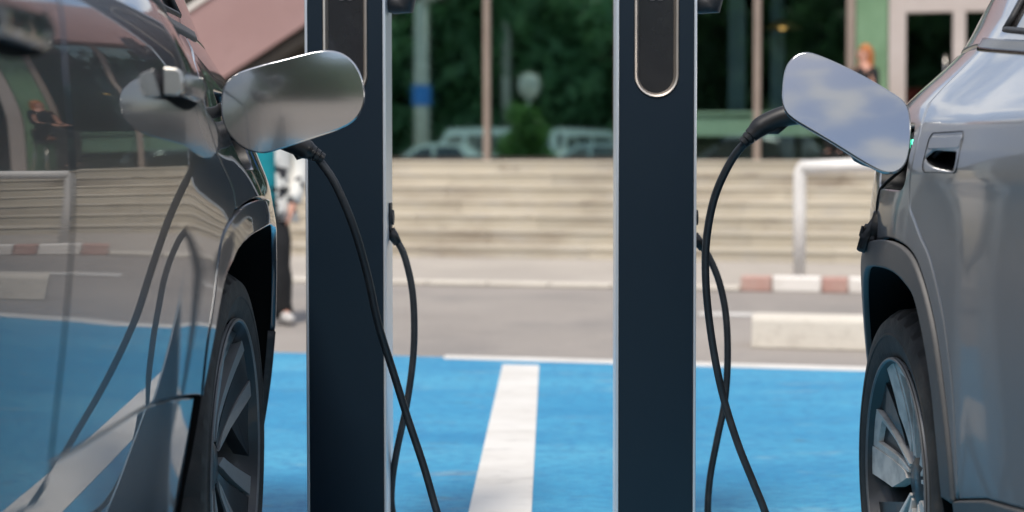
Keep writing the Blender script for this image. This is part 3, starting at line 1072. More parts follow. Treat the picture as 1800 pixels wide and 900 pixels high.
        # lower cladding and sill
        if left:
            lc = crease + [(2.3, .69), (2.3, .27), (.52, .27)] + arch_low[::-1]
            panel('sill_cladding', lc, make_surf(V, sd_, -.006), pm, car, res=rs)
            sl_ = MB()
            rr_ = []
            for u_ in np.linspace(.55, 2.3, 20):
                v0 = V(u_, .35) + .01
                k_ = sst(.55, .75, u_)
                rr_.append([(sd_ * (HW + v0 - .08), u_, .22), (sd_ * (HW + v0 - .08), u_, .42), (sd_ * (HW + v0 + .0 + .02 * k_), u_, .40), (sd_ * (HW + v0 + .012 + .02 * k_), u_, .36), (sd_ * (HW + v0 - .02), u_, .23)])
            sl_.loft(rr_).build('sill', pm, car, smooth=True, auto=35)
        else:
            lc = [(.405, .405)] + crease + [(2.3, .5), (2.3, .27), (.40, .27)]
            panel('sill_cladding', lc, make_surf(V, sd_, .004), 'grey_trim', car, res=rs)
        # bumper corner behind the rear wheel
        bc = ([trim_in[-1]] + arch_low_r + [(-.75, .28), (-.88, .35), (-.90, .5), (-.72, .615), (-.60, .598), (-.525, .598)]) if left else \
             ([(-.38, .425)] + arch_low_r + [(-.75, .30), (-.88, .36), (-.90, .48), (-.70, .495), (-.60, .425)])
        panel('rear_bumper_corner', bc, make_surf(V, sd_, .012 if left else .008), 'black_plastic' if left else 'grey_trim', car, res=rs)
        # front door and front wing
        fd = [p for p in gapl if p[1] > .60] + [(u_, belt(u_)) for u_ in np.linspace(1.26, 2.28, 12)] + [(2.30, .9), (2.28, .69)] + ([(1.7, .675)] if left else [(1.7, .505)])
        fdo = panel('front_door', fd, sf, pm, car, res=rs * 1.5)
        fa = [(2.77 + .46 * math.cos(R(a)), rad + .46 * math.sin(R(a))) for a in range(175, 4, -10)]
        fw = [(2.32, belt(2.3))] + [(u_, zt(u_) - .03) for u_ in np.linspace(2.5, 3.5, 10)] + [(3.52, .5), (3.24, .42)] + fa[::-1] + [(2.305, .48), (2.305, .9)]
        panel('front_wing', fw, sf, pm, car, res=.06)
        panel('front_arch_trim', [(2.77 + .458 * math.cos(R(a)), rad + .458 * math.sin(R(a))) for a in range(0, 181, 8)] + [(2.77 + .41 * math.cos(R(a)), rad + .41 * math.sin(R(a))) for a in range(180, -1, -8)],
              make_surf(V, sd_, .006), 'grey_trim', car, res=.05, depth=.05)
        # greenhouse: painted frame with glazed openings
        if left:
            win = [(-.06, 1.292), (.08, 1.288), (1.2, 1.285), (1.2, 1.53), (.5, 1.555), (.22, 1.535), (.05, 1.44)]
        else:
            win = [(.215, 1.243), (.21, 1.32), (.215, 1.42), (.26, 1.50), (.5, 1.545), (1.22, 1.54), (1.22, 1.125)]
        win2 = [(1.30, belt(1.3) + .035), (1.30, 1.53), (1.55, 1.50), (2.1, belt(2.1) + .07), (2.12, belt(2.1) + .035)]
        gh = [(u_, belt(u_) + .004) for u_ in np.linspace(2.3, .02, 24)] + [(-.3, (1.252 if left else 1.237)), (-.72, (1.252 if left else 1.238))] + [(u_, zt(u_) - .05) for u_ in np.linspace(-.76, 2.1, 30)]
        panel('window_frame', gh, sf, pm, car, holes=[win, win2], res=rs * 1.3)
        ws_ = make_surf(V, sd_, -.008)
        w1 = panel('window', win, ws_, 'car_glass', car, res=.06, gap=-.004, lip=.002, drop=.001, depth=.004)
        panel('window', win2, ws_, 'car_glass', car, res=.06, gap=-.004, lip=.002, drop=.001, depth=.004)
        # window seal
        wr = resample(win, .03)
        MB().tube([make_surf(V, sd_, -.002)(*p)[0] for p in wr] + [make_surf(V, sd_, -.002)(*wr[0])[0]], .007, 6).build('window_seal', 'black_plastic', w1, smooth=True)
        # belt trim strip
        bt = [(u_, belt(u_) + .022) for u_ in np.linspace(.10 if not left else -.15, 2.2, 30)]
        bt += [(u_, belt(u_) - .004) for u_ in np.linspace(2.2, .12 if not left else -.12, 30)]
        panel('belt_trim', bt, make_surf(V, sd_, .008), 'gloss_black' if not left else 'grey_trim', car, res=rs, lip=.005, drop=.004)
        # handles
        if left:
            for nm, dr, u0, u1, z0, z1 in (('rear', rd, .55, .825, 1.090, 1.131), ('front', fdo, 1.335, 1.60, 1.112, 1.155)):
                hs = make_surf(V, sd_)
                hb = MB()
                rings = []
                for k, u_ in enumerate(np.linspace(u0, u1, 15)):
                    tt = k / 14
                    out_ = .020 + .022 * math.sin(math.pi * min(1, tt * 1.0)) if 0 < tt < 1 else .004
                    out_ = [.006, .014, .018, .021, .023, .024, .025, .026, .027, .027, .028, .028, .028, .028, .027][k]
                    p, n_ = hs(u_, (z0 + z1) / 2)
                    n_ = Vector((sd_, 0, .0))
                    c_ = Vector(p) + n_ * out_
                    hh_ = (z1 - z0) / 2
                    rings.append([c_ + Vector((0, 0, hh_)) - n_ * .016, c_ + Vector((0, 0, hh_ * .8)), c_ + Vector((0, 0, 0)) + n_ * .004, c_ - Vector((0, 0, hh_ * .8)), c_ - Vector((0, 0, hh_)) - n_ * .014, c_ - Vector((0, 0, 0)) - n_ * .018])
                hb.loft(rings)
                h_ = hb.build('handle', pm, dr, smooth=True, auto=50)
                c0 = hs(u1, (z0 + z1) / 2)[0]
                hh_ = (z1 - z0) / 2
                cp = [(.004, -hh_ * .9), (.022, -hh_ * .92), (.029, -hh_ * .7), (.031, 0), (.029, hh_ * .7), (.022, hh_ * .92), (.004, hh_)]
                MB().add([(c0[0] + sd_ * dx, c0[1] + dy, c0[2] + dz) for dy in (-.012, .004) for dx, dz in cp],
                         [tuple(range(7)), tuple(reversed(range(7, 14)))] + [(i, (i + 1) % 7, 7 + (i + 1) % 7, 7 + i) for i in range(7)]).build('handle_cap', 'satin_metal', h_, bevel=.002)
                # dark strip on the door skin: painted shade under the grip
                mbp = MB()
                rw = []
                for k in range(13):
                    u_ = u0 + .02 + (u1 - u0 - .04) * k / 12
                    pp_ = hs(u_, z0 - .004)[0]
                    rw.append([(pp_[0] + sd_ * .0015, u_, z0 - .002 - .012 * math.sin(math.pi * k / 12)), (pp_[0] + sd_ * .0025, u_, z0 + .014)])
                mbp.loft(rw, cap=False, closed=False).build('handle_shade', 'liner', h_)
        elif vis:
            hs = make_surf(V, sd_, -.004)
            # flush handle: grip plate above a dark finger pocket
            h_ = panel('handle', rrect(.303, .476, 1.0185, 1.0455, .010, slant=.12), make_surf(V, sd_, .0008), pm, rd, res=.01, lip=.003, drop=.0006, depth=.003)
            pw = resample(pocket, .01)
            MB().loft([[make_surf(V, sd_, -.003)(*p)[0] for p in pw], [make_surf(V, sd_, -.034)(*p)[0] for p in pw]], cap=False).build('handle_pocket', 'liner', rd, smooth=True)
            rim_ = rrect(.298, .480, .979, 1.0495, .016, slant=.12)
            MB().tube([make_surf(V, sd_, .0002)(*p)[0] for p in rim_ + rim_[:1]], .0011, 5).build('handle_seal', 'black_plastic', h_, smooth=True)
    # dark inner body that closes the gaps and forms the wheel housings
    us = np.arange(-.80, 3.50, .04)
    for sd_ in (side, -side):
        core = MB()
        rows = []
        for u_ in us:
            row = []
            top = zt(u_) - .05
            for k in range(29):
                z_ = .20 + (top - .20) * k / 28
                ins = .036
                if math.hypot(u_, (z_ - rad) * 1.0) < rad + .19 or math.hypot(u_ - 2.77, z_ - rad) < rad + .10:
                    ins = .36
                if sd_ == side and hu0 - .03 < u_ < hu1 + .03 and hz0 - .03 < z_ < hz1 + .03:
                    ins = max(ins, .11)
                row.append((sd_ * (HW + V(u_, z_) - ins), u_, z_))
            rows.append(row)
        core.loft(rows, cap=False, closed=False).build('inner_body', 'liner', car)
    fl_ = MB().add([(-.55, -.8, .21), (.55, -.8, .21), (.55, 3.46, .21), (-.55, 3.46, .21)], [(0, 1, 2, 3)])
    fl_.build('floor_pan', 'liner', car)
    # wheel housing: dark drum just inside the arch edge
    if left:
        ring = [(.50, .30), (.515, .47)] + trim_in + arch_low_r
    else:
        ring = [(.36, .28)] + trim_in + [(-.38, .28)]
    for sd_ in (side, -side):
        rg_ = resample(ring, .03, closed=False)
        dr_ = MB()
        c_ = np.array((0, rad))
        o1 = [(p - c_) * (1 + .003 / np.linalg.norm(p - c_)) + c_ for p in rg_]
        dr_.loft([[make_surf(V, sd_, .0005 if left else .0045, flare)(*p)[0] for p in o1], [(sd_ * (HW + V(*p) - .02), p[0], p[1]) for p in o1], [(sd_ * (HW - .33), p[0], p[1]) for p in o1]], cap=False, closed=False)
        dr_.build('wheel_housing', 'liner', car, smooth=True)
    # charge port
    psf = make_surf(V, side, -.075)
    port = panel('charge_port', rrect(hu0 - .006, hu1 + .006, hz0 - .006, hz1 + .006, .047), psf, 'black_plastic', car, res=.03)
    wall = MB()
    pr = resample(port_hole, .02)
    wall.loft([[make_surf(V, side, -.004)(*p)[0] for p in pr], [make_surf(V, side, -.078)(*p)[0] for p in pr]], cap=False)
    wall.build('port_wall', 'black_plastic', port, smooth=True)
    pc_, zc_ = (hu0 + hu1) / 2 - .01, (hz0 + hz1) / 2
    c0 = Vector(make_surf(V, side, -.074)(pc_, zc_)[0])
    sk = MB().lathe([(0, .05), (side * .03, .05), (side * .032, .044), (side * .01, .042), (side * .01, .0)], 32, 'X')
    sk.v = [(x_ + c0.x, y_ + c0.y, z_ + c0.z) for x_, y_, z_ in sk.v]
    sk.build('socket', 'cap_rubber', port, smooth=True, auto=40)
    if not left:
        lp = Vector(make_surf(V, side, -.016)(hu1 - .014, 1.032)[0])
        MB().box(lp.x - .010, lp.x + .010, lp.y - .008, lp.y + .006, lp.z - .008, lp.z + .008).build('port_light', 'port_led', port, bevel=.002)
    # roof, windscreen, bonnet, tail
    def top_grid(name_, ua, ub, n_, material, dz=0.0):
        g_ = MB()
        rows = []
        for u_ in np.linspace(ua, ub, n_):
            z_ = zt(u_) - .045
            hwid = HW + V(u_, max(min(z_, 1.62), .5)) - .002
            row = []
            for k in range(25):
                s_ = -1 + 2 * k / 24
                row.append((s_ * hwid, u_, z_ + dz + .055 * (1 - abs(s_) ** 3.0)))
            rows.append(row)
        g_.loft(rows, cap=False, closed=False)
        return g_.build(name_, material, car, smooth=True)
    top_grid('roof', -.72, 1.64, 26, pm)
    top_grid('windscreen', 1.65, 2.37, 12, 'car_glass')
    top_grid('bonnet', 2.38, 3.52, 16, pm)
    tg = MB()
    rows = []
    for k in range(15):
        z_ = .30 + (1.46 - .30) * k / 14
        uu = -.80 - (.06 if z_ < .7 else 0.06 * max(0, 1 - (z_ - .7) / .5)) + .10 * sst(1.1, 1.46, z_)
        hwid = HW + V(-.76, z_) - .004
        rows.append([(s_ * hwid, uu - .10 * (1 - abs(s_) ** 2.5) + .0, z_) for s_ in np.linspace(-1, 1, 21)])
    tg.loft(rows, cap=False, closed=False).build('tailgate', pm, car, smooth=True)
    rw = MB()
    rows = []
    for k in range(6):
        z_ = 1.12 + .28 * k / 5
        uu = -.80 - .06 * max(0, 1 - (z_ - .7) / .5) + .10 * sst(1.1, 1.46, z_)
        hwid = (HW + V(-.76, z_)) * .86
        rows.append([(s_ * hwid, uu - .10 * (1 - abs(s_ * .86) ** 2.5) - .008, z_) for s_ in np.linspace(-1, 1, 13)])
    rw.loft(rows, cap=False, closed=False).build('rear_window', 'car_glass', car, smooth=True)
    for sg in (1, -1):
        tl = MB()
        rows = []
        for k in range(4):
            z_ = .93 + .12 * k / 3
            hwid = HW + V(-.76, z_)
            uu = -.80 - .06 * max(0, 1 - (z_ - .7) / .5)
            rows.append([(sg * s_ * hwid, uu - .10 * (1 - abs(s_) ** 2.5) - .012, z_) for s_ in np.linspace(.55, .995, 9)])
        tl.loft(rows, cap=False, closed=False).build('tail_light', 'tail_red', car, smooth=True)
        hl = MB().box(sg * .62 - .16, sg * .62 + .16, 3.44, 3.60, .70, .80).build('headlight', 'lamp_clear', car, bevel=.03)
        # door mirror folded back against the glass
        mi = MB()
        rings = []
        for t_, hx, hz_ in ((0, .020, .030), (.02, .045, .058), (.08, .058, .070), (.15, .055, .066), (.19, .045, .055), (.205, .025, .035)):
            rings.append([(sg * (HW - .005 + .8 * hx * math.cos(a) + .02 * (1 - t_ / .2)), 2.14 - t_, 1.235 + hz_ * math.copysign(abs(math.sin(a)) ** .7, math.sin(a))) for a in [2 * math.pi * k / 20 for k in range(20)]])
        mo = mi.loft(rings).build('wing_mirror', pm, car, smooth=True, auto=50)
        MB().box(sg * (HW - .05) - .03, sg * (HW - .05) + .03, 2.10, 2.16, 1.18, 1.22).build('mirror_stem', 'black_plastic', mo, bevel=.01)
    fb = MB()
    rows = []
    for k in range(10):
        z_ = .25 + .58 * k / 9
        rows.append([(s_ * (HW - .10), 3.56 + .12 * (1 - abs(s_) ** 2.5) - .12 * max(0, (z_ - .6)), z_) for s_ in np.linspace(-1, 1, 21)])
    fb.loft(rows, cap=False, closed=False).build('front_bumper', pm, car, smooth=True)
    dsg = 1 if left else 0
    rot = R(-6) if left else R(18)
    make_wheel('wheel', car, side, 0, rad, rimr, dsg, rot)
    w2 = make_wheel('wheel', car, -side, 0, rad, rimr, dsg, .4)
    for s_, src in ((side, 0), (-side, w2)):
        pass
    wv = [c for c in car.children if c.name.startswith('wheel')]
    for c in wv[:2]:
        k = copy_tree(c, car)
        k.location = (c.location.x, 2.77, rad)
    return car


left_car = build_car('electric_car', 'dark grey car at the left edge with pull handles', (-.626, 2.825), (.0544, -1), -1, VL, 'left')
right_car = build_car('electric_car', 'silver grey car at the right edge with flush handle', (.70, 2.87), (0, -1), 1, VR, 'right')


# ------------------------------------------------------------------ open charge flaps (parts of the cars)
F_, CX, CY = 2500.0, 966.0, 365.0
TH = math.atan(83 / 2500)


def flap(name, outline, centre, A, Bv, bulge, material, car, thick=.010):
    """outline in metres on the plane through centre spanned by A (width) and B (height); outer face dished towards the viewer"""
    A, Bv, C = Vector(A).normalized(), Vector(Bv).normalized(), Vector(centre)
    N = A.cross(Bv).normalized()
    if N.y > 0:
        N = -N

    def s(a, b):
        ka, kb = bulge
        p = C + A * a + Bv * b - N * (ka * a * a + kb * b * b)
        n = (N + A * (2 * ka * a) + Bv * (2 * kb * b)).normalized()
        return tuple(p), tuple(n)
    inv = car_matrix(car).inverted()

    def sl(a, b):
        p, n = s(a, b)
        return tuple(inv @ Vector(p)), tuple((inv.to_3x3() @ Vector(n)).normalized())
    o_ = panel(name, smooth_closed(outline), sl, material, car, res=.012, gap=0, lip=.0035, drop=.0025, depth=thick, back=True)
    return o_


def car_matrix(c):
    return Matrix.Translation(c.location) @ c.rotation_euler.to_matrix().to_4x4()


left_flap = flap('charge_flap', [(-0.1335, -0.01), (-0.1298, 0.0216), (-0.1187, 0.0416), (-0.0989, 0.0552), (-0.0598, 0.0687), (-0.0056, 0.083), (0.0375, 0.0942), (0.0644, 0.0971), (0.0879, 0.0928), (0.1091, 0.078), (0.1229, 0.056), (0.1301, 0.0308), (0.131, 0.0057), (0.1233, -0.0183), (0.1071, -0.0371), (0.0791, -0.0517), (0.036, -0.0664), (-0.0073, -0.0811), (-0.0399, -0.0916), (-0.0595, -0.0948), (-0.0833, -0.0905), (-0.1049, -0.0778), (-0.1221, -0.0555), (-0.1305, -0.0333)],
                 (-.4743, 2.64, 1.1074), (.995, .105, 0), (-.0015, -.05, .9999), (.22, .60), 'dark_flap_paint', left_car)
right_flap = flap('charge_flap', [(-0.1199, 0.0218), (-0.1191, 0.0553), (-0.1141, 0.0857), (-0.1041, 0.106), (-0.0878, 0.1197), (-0.0676, 0.1222), (-0.0405, 0.1122), (-0.0027, 0.0932), (0.0402, 0.0687), (0.0775, 0.0441), (0.1019, 0.0262), (0.1141, 0.0094), (0.1188, -0.0164), (0.1181, -0.0554), (0.1138, -0.0831), (0.1055, -0.1052), (0.0912, -0.1184), (0.0733, -0.1217), (0.055, -0.1162), (0.0232, -0.0975), (-0.0242, -0.0655), (-0.0664, -0.038), (-0.098, -0.017), (-0.1135, -0.0004)],
                  (.5628, 2.70, 1.0937), (.995, -.125, 0), (.03, .30, .9726), (.15, .25), 'silver_flap_paint', right_car)


def in_car(mb_, car):
    inv = car_matrix(car).inverted()
    mb_.v = [tuple(inv @ Vector(p)) for p in mb_.v]
    return mb_


# swan-neck hinge arms behind the flaps
in_car(MB().tube([(-.635, 2.745, 1.10), (-.60, 2.72, 1.10), (-.57, 2.69, 1.10), (-.53, 2.664, 1.10)], .011, 8), left_car).build('flap_hinge', 'black_plastic', left_car, smooth=True)
in_car(MB().tube([(.72, 2.725, 1.03), (.70, 2.715, 1.035), (.672, 2.715, 1.045), (.64, 2.722, 1.06)], .011, 8), right_car).build('flap_hinge', 'black_plastic', right_car, smooth=True)

# ------------------------------------------------------------------ charging posts
def charging_post(x, label):
    p = empty('charging_post', (x, 3.30, 0))
    tag(p, label, 'charger', 'charging posts between the cars')
    H, w, dpt = 1.72, .093, .13
    cap_z0, cap_z1, rin = 1.197 - .0, 1.53, .0405
    # front plate with a capsule shaped opening
    def capsule(r, n=16):
        out = [(r * math.cos(R(a)), cap_z1 + r * math.sin(R(a))) for a in np.linspace(0, 180, n)]
        out += [(r * math.cos(R(a)), cap_z0 + r * math.sin(R(a))) for a in np.linspace(180, 360, n)]
        return out
    fs = lambda off: (lambda a, b: ((a, off, b), (0, -1, 0)))
    wi = w - .0062
    panel('front_panel', [(-wi, .012), (wi, .012), (wi, H - .012), (-wi, H - .012)], fs(0.0), 'navy', p, holes=[capsule(.0515)], res=.05, gap=0, lip=.002, drop=.001, depth=.02)
    # rim of the capsule: sloped bright bezel
    rg = []
    for r, y in ((.0512, .006), (.0512, -.0015), (.0495, -.0035), (.0455, -.002), (.0405, .014), (.0405, .022)):
        rg.append([(a, y, b) for a, b in capsule(r)])
    MB().loft(rg, cap=False).build('bezel', 'brass_rim', p, smooth=True, auto=50)
    scr = MB()
    q = capsule(.042)
    scr.add([(a, .016, b) for a, b in q], [tuple(range(len(q)))])
    so = scr.build('screen', 'screen', p, fix=False)
    for k in (-1, 1):
        MB().lathe([(.0150, .0105), (.0142, .0105), (.0142, .0125), (.0150, .0125)], 24, 'Y', close=True).build('emblem', 'emblem', so)
        e_ = so.children[-1]
        e_.location = (k * .0095, 0, 1.383)
    # aluminium corner profiles
    for sg in (-1, 1):
        pf = [(sg * (w - .006), -.002), (sg * w, -.002), (sg * (w + .001), .004), (sg * (w + .001), dpt), (sg * (w - .006), dpt)]
        MB().loft([[(a, b, z) for a, b in pf] for z in (0.0, H)]).build('side_profile', 'aluminium', p, bevel=.0012)
    MB().box(-w + .007, w - .007, .024, dpt - .004, 0.004, H - .004).build('core', 'black_plastic', p)
    MB().box(-w + .007, w - .007, dpt - .003, dpt + .001, .0, H).build('rear_panel', 'navy', p)
    MB().box(-w - .002, w + .002, -.004, dpt + .003, H, H + .012).build('top_cap', 'aluminium', p, bevel=.003)
    MB().box(-w - .03, w + .03, -.03, dpt + .03, 0, .012).build('base_plate', 'aluminium', p, bevel=.002)
    # cable gland low on the right side
    g = MB()
    g.lathe([(0, .022), (.004, .024), (.006, .018), (.010, .018), (.012, .0)], 20, 'X')
    g.v = [(a + w + .001, b + .07, c + .865) for a, b, c in g.v]
    g.build('cable_gland', 'black_plastic', p, smooth=True, auto=40)
    MB().box(w + .001, w + .006, .05, .09, .835, .90).build('gland_plate', 'black_plastic', p, bevel=.002)
    # empty plug holster high on the right side
    hb = MB().tube([(w + .001, .065, 1.375), (w + .02, .062, 1.372), (w + .042, .055, 1.365), (w + .05, .05, 1.40), (w + .05, .05, 1.44)], [.026, .028, .025, .022, .020], 14)
    hb.build('holster', 'black_plastic', p, smooth=True, auto=60)
    return p


charging_post(-.4733, 'slim navy charging post nearer the dark grey car, its capsule screen partly behind a flap')
charging_post(.2475, 'slim navy charging post nearer the silver car, capsule screen fully clear')

# ------------------------------------------------------------------ charging cables (each one thing: lead and car plug)
def charging_cable(label, car_pts, post_pts, plug_pts, material, loop):
    base = Vector((car_pts[-1][0], car_pts[-1][1], 0))
    c = empty('charging_cable', base)
    tag(c, label, 'cable', 'charging cables')
    pts = smooth_poly([Vector(p) for p in car_pts] + [Vector(p) for p in loop] + [Vector(p) for p in post_pts], 7)
    MB().tube([Vector(p) - base for p in pts], .0083, 12).build('lead', material, c, smooth=True)
    g = MB()
    pp = [Vector(p) - base for p in smooth_poly([Vector(q) for q in plug_pts], 6)]
    n = len(pp)
    rad = [.026 if i < n * .2 else .0185 + .003 * math.sin(math.pi * i / n) - .005 * max(0, (i / n - .85) / .15) for i in range(n)]
    g.tube(pp, rad, 20)
    pl_ = g.build('plug', 'cap_rubber', c, smooth=True, auto=60)
    # finger guard bulge below the grip and strain relief rings
    a, b = pp[int(n * .62)], pp[int(n * .78)]
    MB().tube([a - Vector((0, 0, .014)), (a + b) / 2 - Vector((0, 0, .020)), b - Vector((0, 0, .014))], [.006, .010, .006], 12).build('finger_guard', 'cap_rubber', pl_, smooth=True)
    e, d = pp[-1], (pp[-1] - pp[-4]).normalized()
    for k in range(3):
        MB().tube([e + d * (-.004 + .011 * k), e + d * (.004 + .011 * k)], [.0165 - .002 * k, .0150 - .002 * k], 16).build('strain_relief', 'cap_rubber', pl_, smooth=True, auto=50)
    # gland end at the post
    q = Vector(post_pts[-1]) - base
    q0 = Vector(post_pts[-2]) - base
    dd = (q - q0).normalized()
    MB().tube([q - dd * .02, q, q + dd * .018], [.010, .0125, .0125], 12).build('post_ferrule', 'cap_rubber', c, smooth=True)
    return c


charging_cable('dark cable running from behind the left flap down past the left charger',
               [(-0.485, 2.838, 1.0225), (-0.4745, 2.84, 1.0159), (-0.4561, 2.845, 0.9943), (-0.4286, 2.85, 0.951), (-0.3976, 2.87, 0.8702), (-0.3731, 2.9, 0.77), (-0.3527, 2.92, 0.6627), (-0.3271, 2.95, 0.5641), (-0.2998, 2.97, 0.4652), (-0.2661, 2.99, 0.3526), (-0.2394, 3.0, 0.2531)],
               [(-0.376, 3.38, 0.1585), (-0.3771, 3.38, 0.2271), (-0.3646, 3.38, 0.3093), (-0.3401, 3.37, 0.4204), (-0.3248, 3.37, 0.5292), (-0.3218, 3.37, 0.6243), (-0.3283, 3.37, 0.7056), (-0.347, 3.37, 0.78), (-0.3700, 3.37, 0.8200)],
               [(-.66, 2.83, 1.065), (-.58, 2.83, 1.062), (-0.527, 2.83, 1.0418), (-0.494, 2.835, 1.0272), (-0.4745, 2.84, 1.0159)], 'cable_black',
               [(-.20, 3.01, .12), (-.17, 3.05, .03), (-.14, 3.15, .0165), (-.17, 3.28, .0165), (-.27, 3.36, .018), (-.35, 3.38, .06)])
charging_cable('dark cable arching from the black plug beside the right flap to the right charger',
               [(0.410, 2.86, 1.0510), (0.4023, 2.86, 1.0445), (0.373, 2.88, 1.0081), (0.3434, 2.9, 0.9443), (0.3285, 2.92, 0.8797), (0.3228, 2.94, 0.8022), (0.3289, 2.96, 0.7057), (0.3458, 2.98, 0.5957), (0.369, 3.0, 0.4962), (0.3996, 3.0, 0.3991), (0.4338, 3.0, 0.314), (0.4583, 3.0, 0.2531)],
               [(0.381, 3.4, 0.1535), (0.3862, 3.4, 0.2363), (0.4011, 3.39, 0.3278), (0.4185, 3.38, 0.4255), (0.4236, 3.37, 0.5292), (0.4192, 3.37, 0.6311), (0.4026, 3.37, 0.7124), (0.3767, 3.37, 0.7733), (0.3520, 3.37, 0.8080)],
               [(.70, 2.83, 1.0), (.62, 2.83, 1.02), (.56, 2.835, 1.085), (0.4883, 2.85, 1.0920), (0.433, 2.86, 1.0730), (0.4068, 2.86, 1.052)], 'cable_black',
               [(.50, 3.01, .13), (.53, 3.06, .035), (.53, 3.2, .0165), (.48, 3.33, .0165), (.41, 3.38, .02), (.385, 3.40, .07)])

# rubber socket cover hanging on its strap from the right car's port (part of the car)
inv = car_matrix(right_car).inverted()
cov = MB()
cov.tube([inv @ Vector(p) for p in smooth_poly([(.705, 2.83, .985), (.688, 2.845, .968), (.668, 2.86, .945), (.662, 2.868, .915), (.662, 2.872, .885)], 5)], .0035, 8)
strap = cov.build('port_cover_strap', 'cap_rubber', right_car, smooth=True)
cv = MB()
for (cx_, cz_, r_, tilt) in ((.662, .862, .024, .5), (.642, .842, .019, .75)):
    rings = []
    ax = Vector((math.cos(tilt), -.25, -math.sin(tilt) * .35)).normalized()
    u_ = ax.cross(Vector((0, 1, 0))).normalized()
    w_ = ax.cross(u_)
    for k, (t_, q_) in enumerate(((-.014, .5), (-.013, .92), (-.008, 1), (.004, 1), (.006, .86), (.014, .84), (.015, .6))):
        ring = []
        for j in range(24):
            a = 2 * math.pi * j / 24
            rr = r_ * q_ * (1 - .10 * (math.sin(a) > .7)) * (1.0 + .25 * abs(math.cos(a)) ** 6)
            ring.append(inv @ (Vector((cx_, 2.872, cz_)) + ax * t_ + u_ * rr * math.cos(a) * 1.25 + w_ * rr * math.sin(a)))
        rings.append(ring)
    cv.loft(rings)
cv.tube([inv @ Vector(p) for p in ((.664, 2.868, .895), (.655, 2.868, .872), (.640, 2.866, .850), (.628, 2.866, .822))], [.006, .011, .012, .005], 10)
cv.tube([inv @ Vector(p) for p in ((.632, 2.866, .868), (.630, 2.866, .850), (.634, 2.866, .835))], [.003, .006, .004], 8)
cv.build('port_cover', 'cap_rubber', right_car, smooth=True, auto=35)


# ------------------------------------------------------------------ people
def skin_body(name, joints, bones, radii, material, parent):
    me = bpy.data.meshes.new(name)
    names = list(joints)
    me.from_pydata([joints[k] for k in names], [(names.index(a), names.index(b)) for a, b in bones], [])
    o_ = bpy.data.objects.new(name, me)
    COL.objects.link(o_)
    o_.parent = parent
    sk = o_.modifiers.new('skin', 'SKIN')
    sk.use_smooth_shade = True
    if not me.skin_vertices:
        bm = bmesh.new()
        bm.from_mesh(me)
        bm.verts.layers.skin.verify()
        bm.to_mesh(me)
        bm.free()
    for i, k in enumerate(names):
        r_ = radii[k]
        me.skin_vertices[0].data[i].radius = (r_, r_) if not isinstance(r_, tuple) else r_
        me.skin_vertices[0].data[i].use_root = k == 'pelvis'
    sb = o_.modifiers.new('sub', 'SUBSURF')
    sb.levels = sb.render_levels = 2
    me.materials.append(MATS[material])
    return o_


def ell(c, rx, ry, n=20, rot=0.0):
    return [(c[0] + rx * math.cos(2 * math.pi * j / n), c[1] + ry * math.sin(2 * math.pi * j / n), c[2]) for j in range(n)]


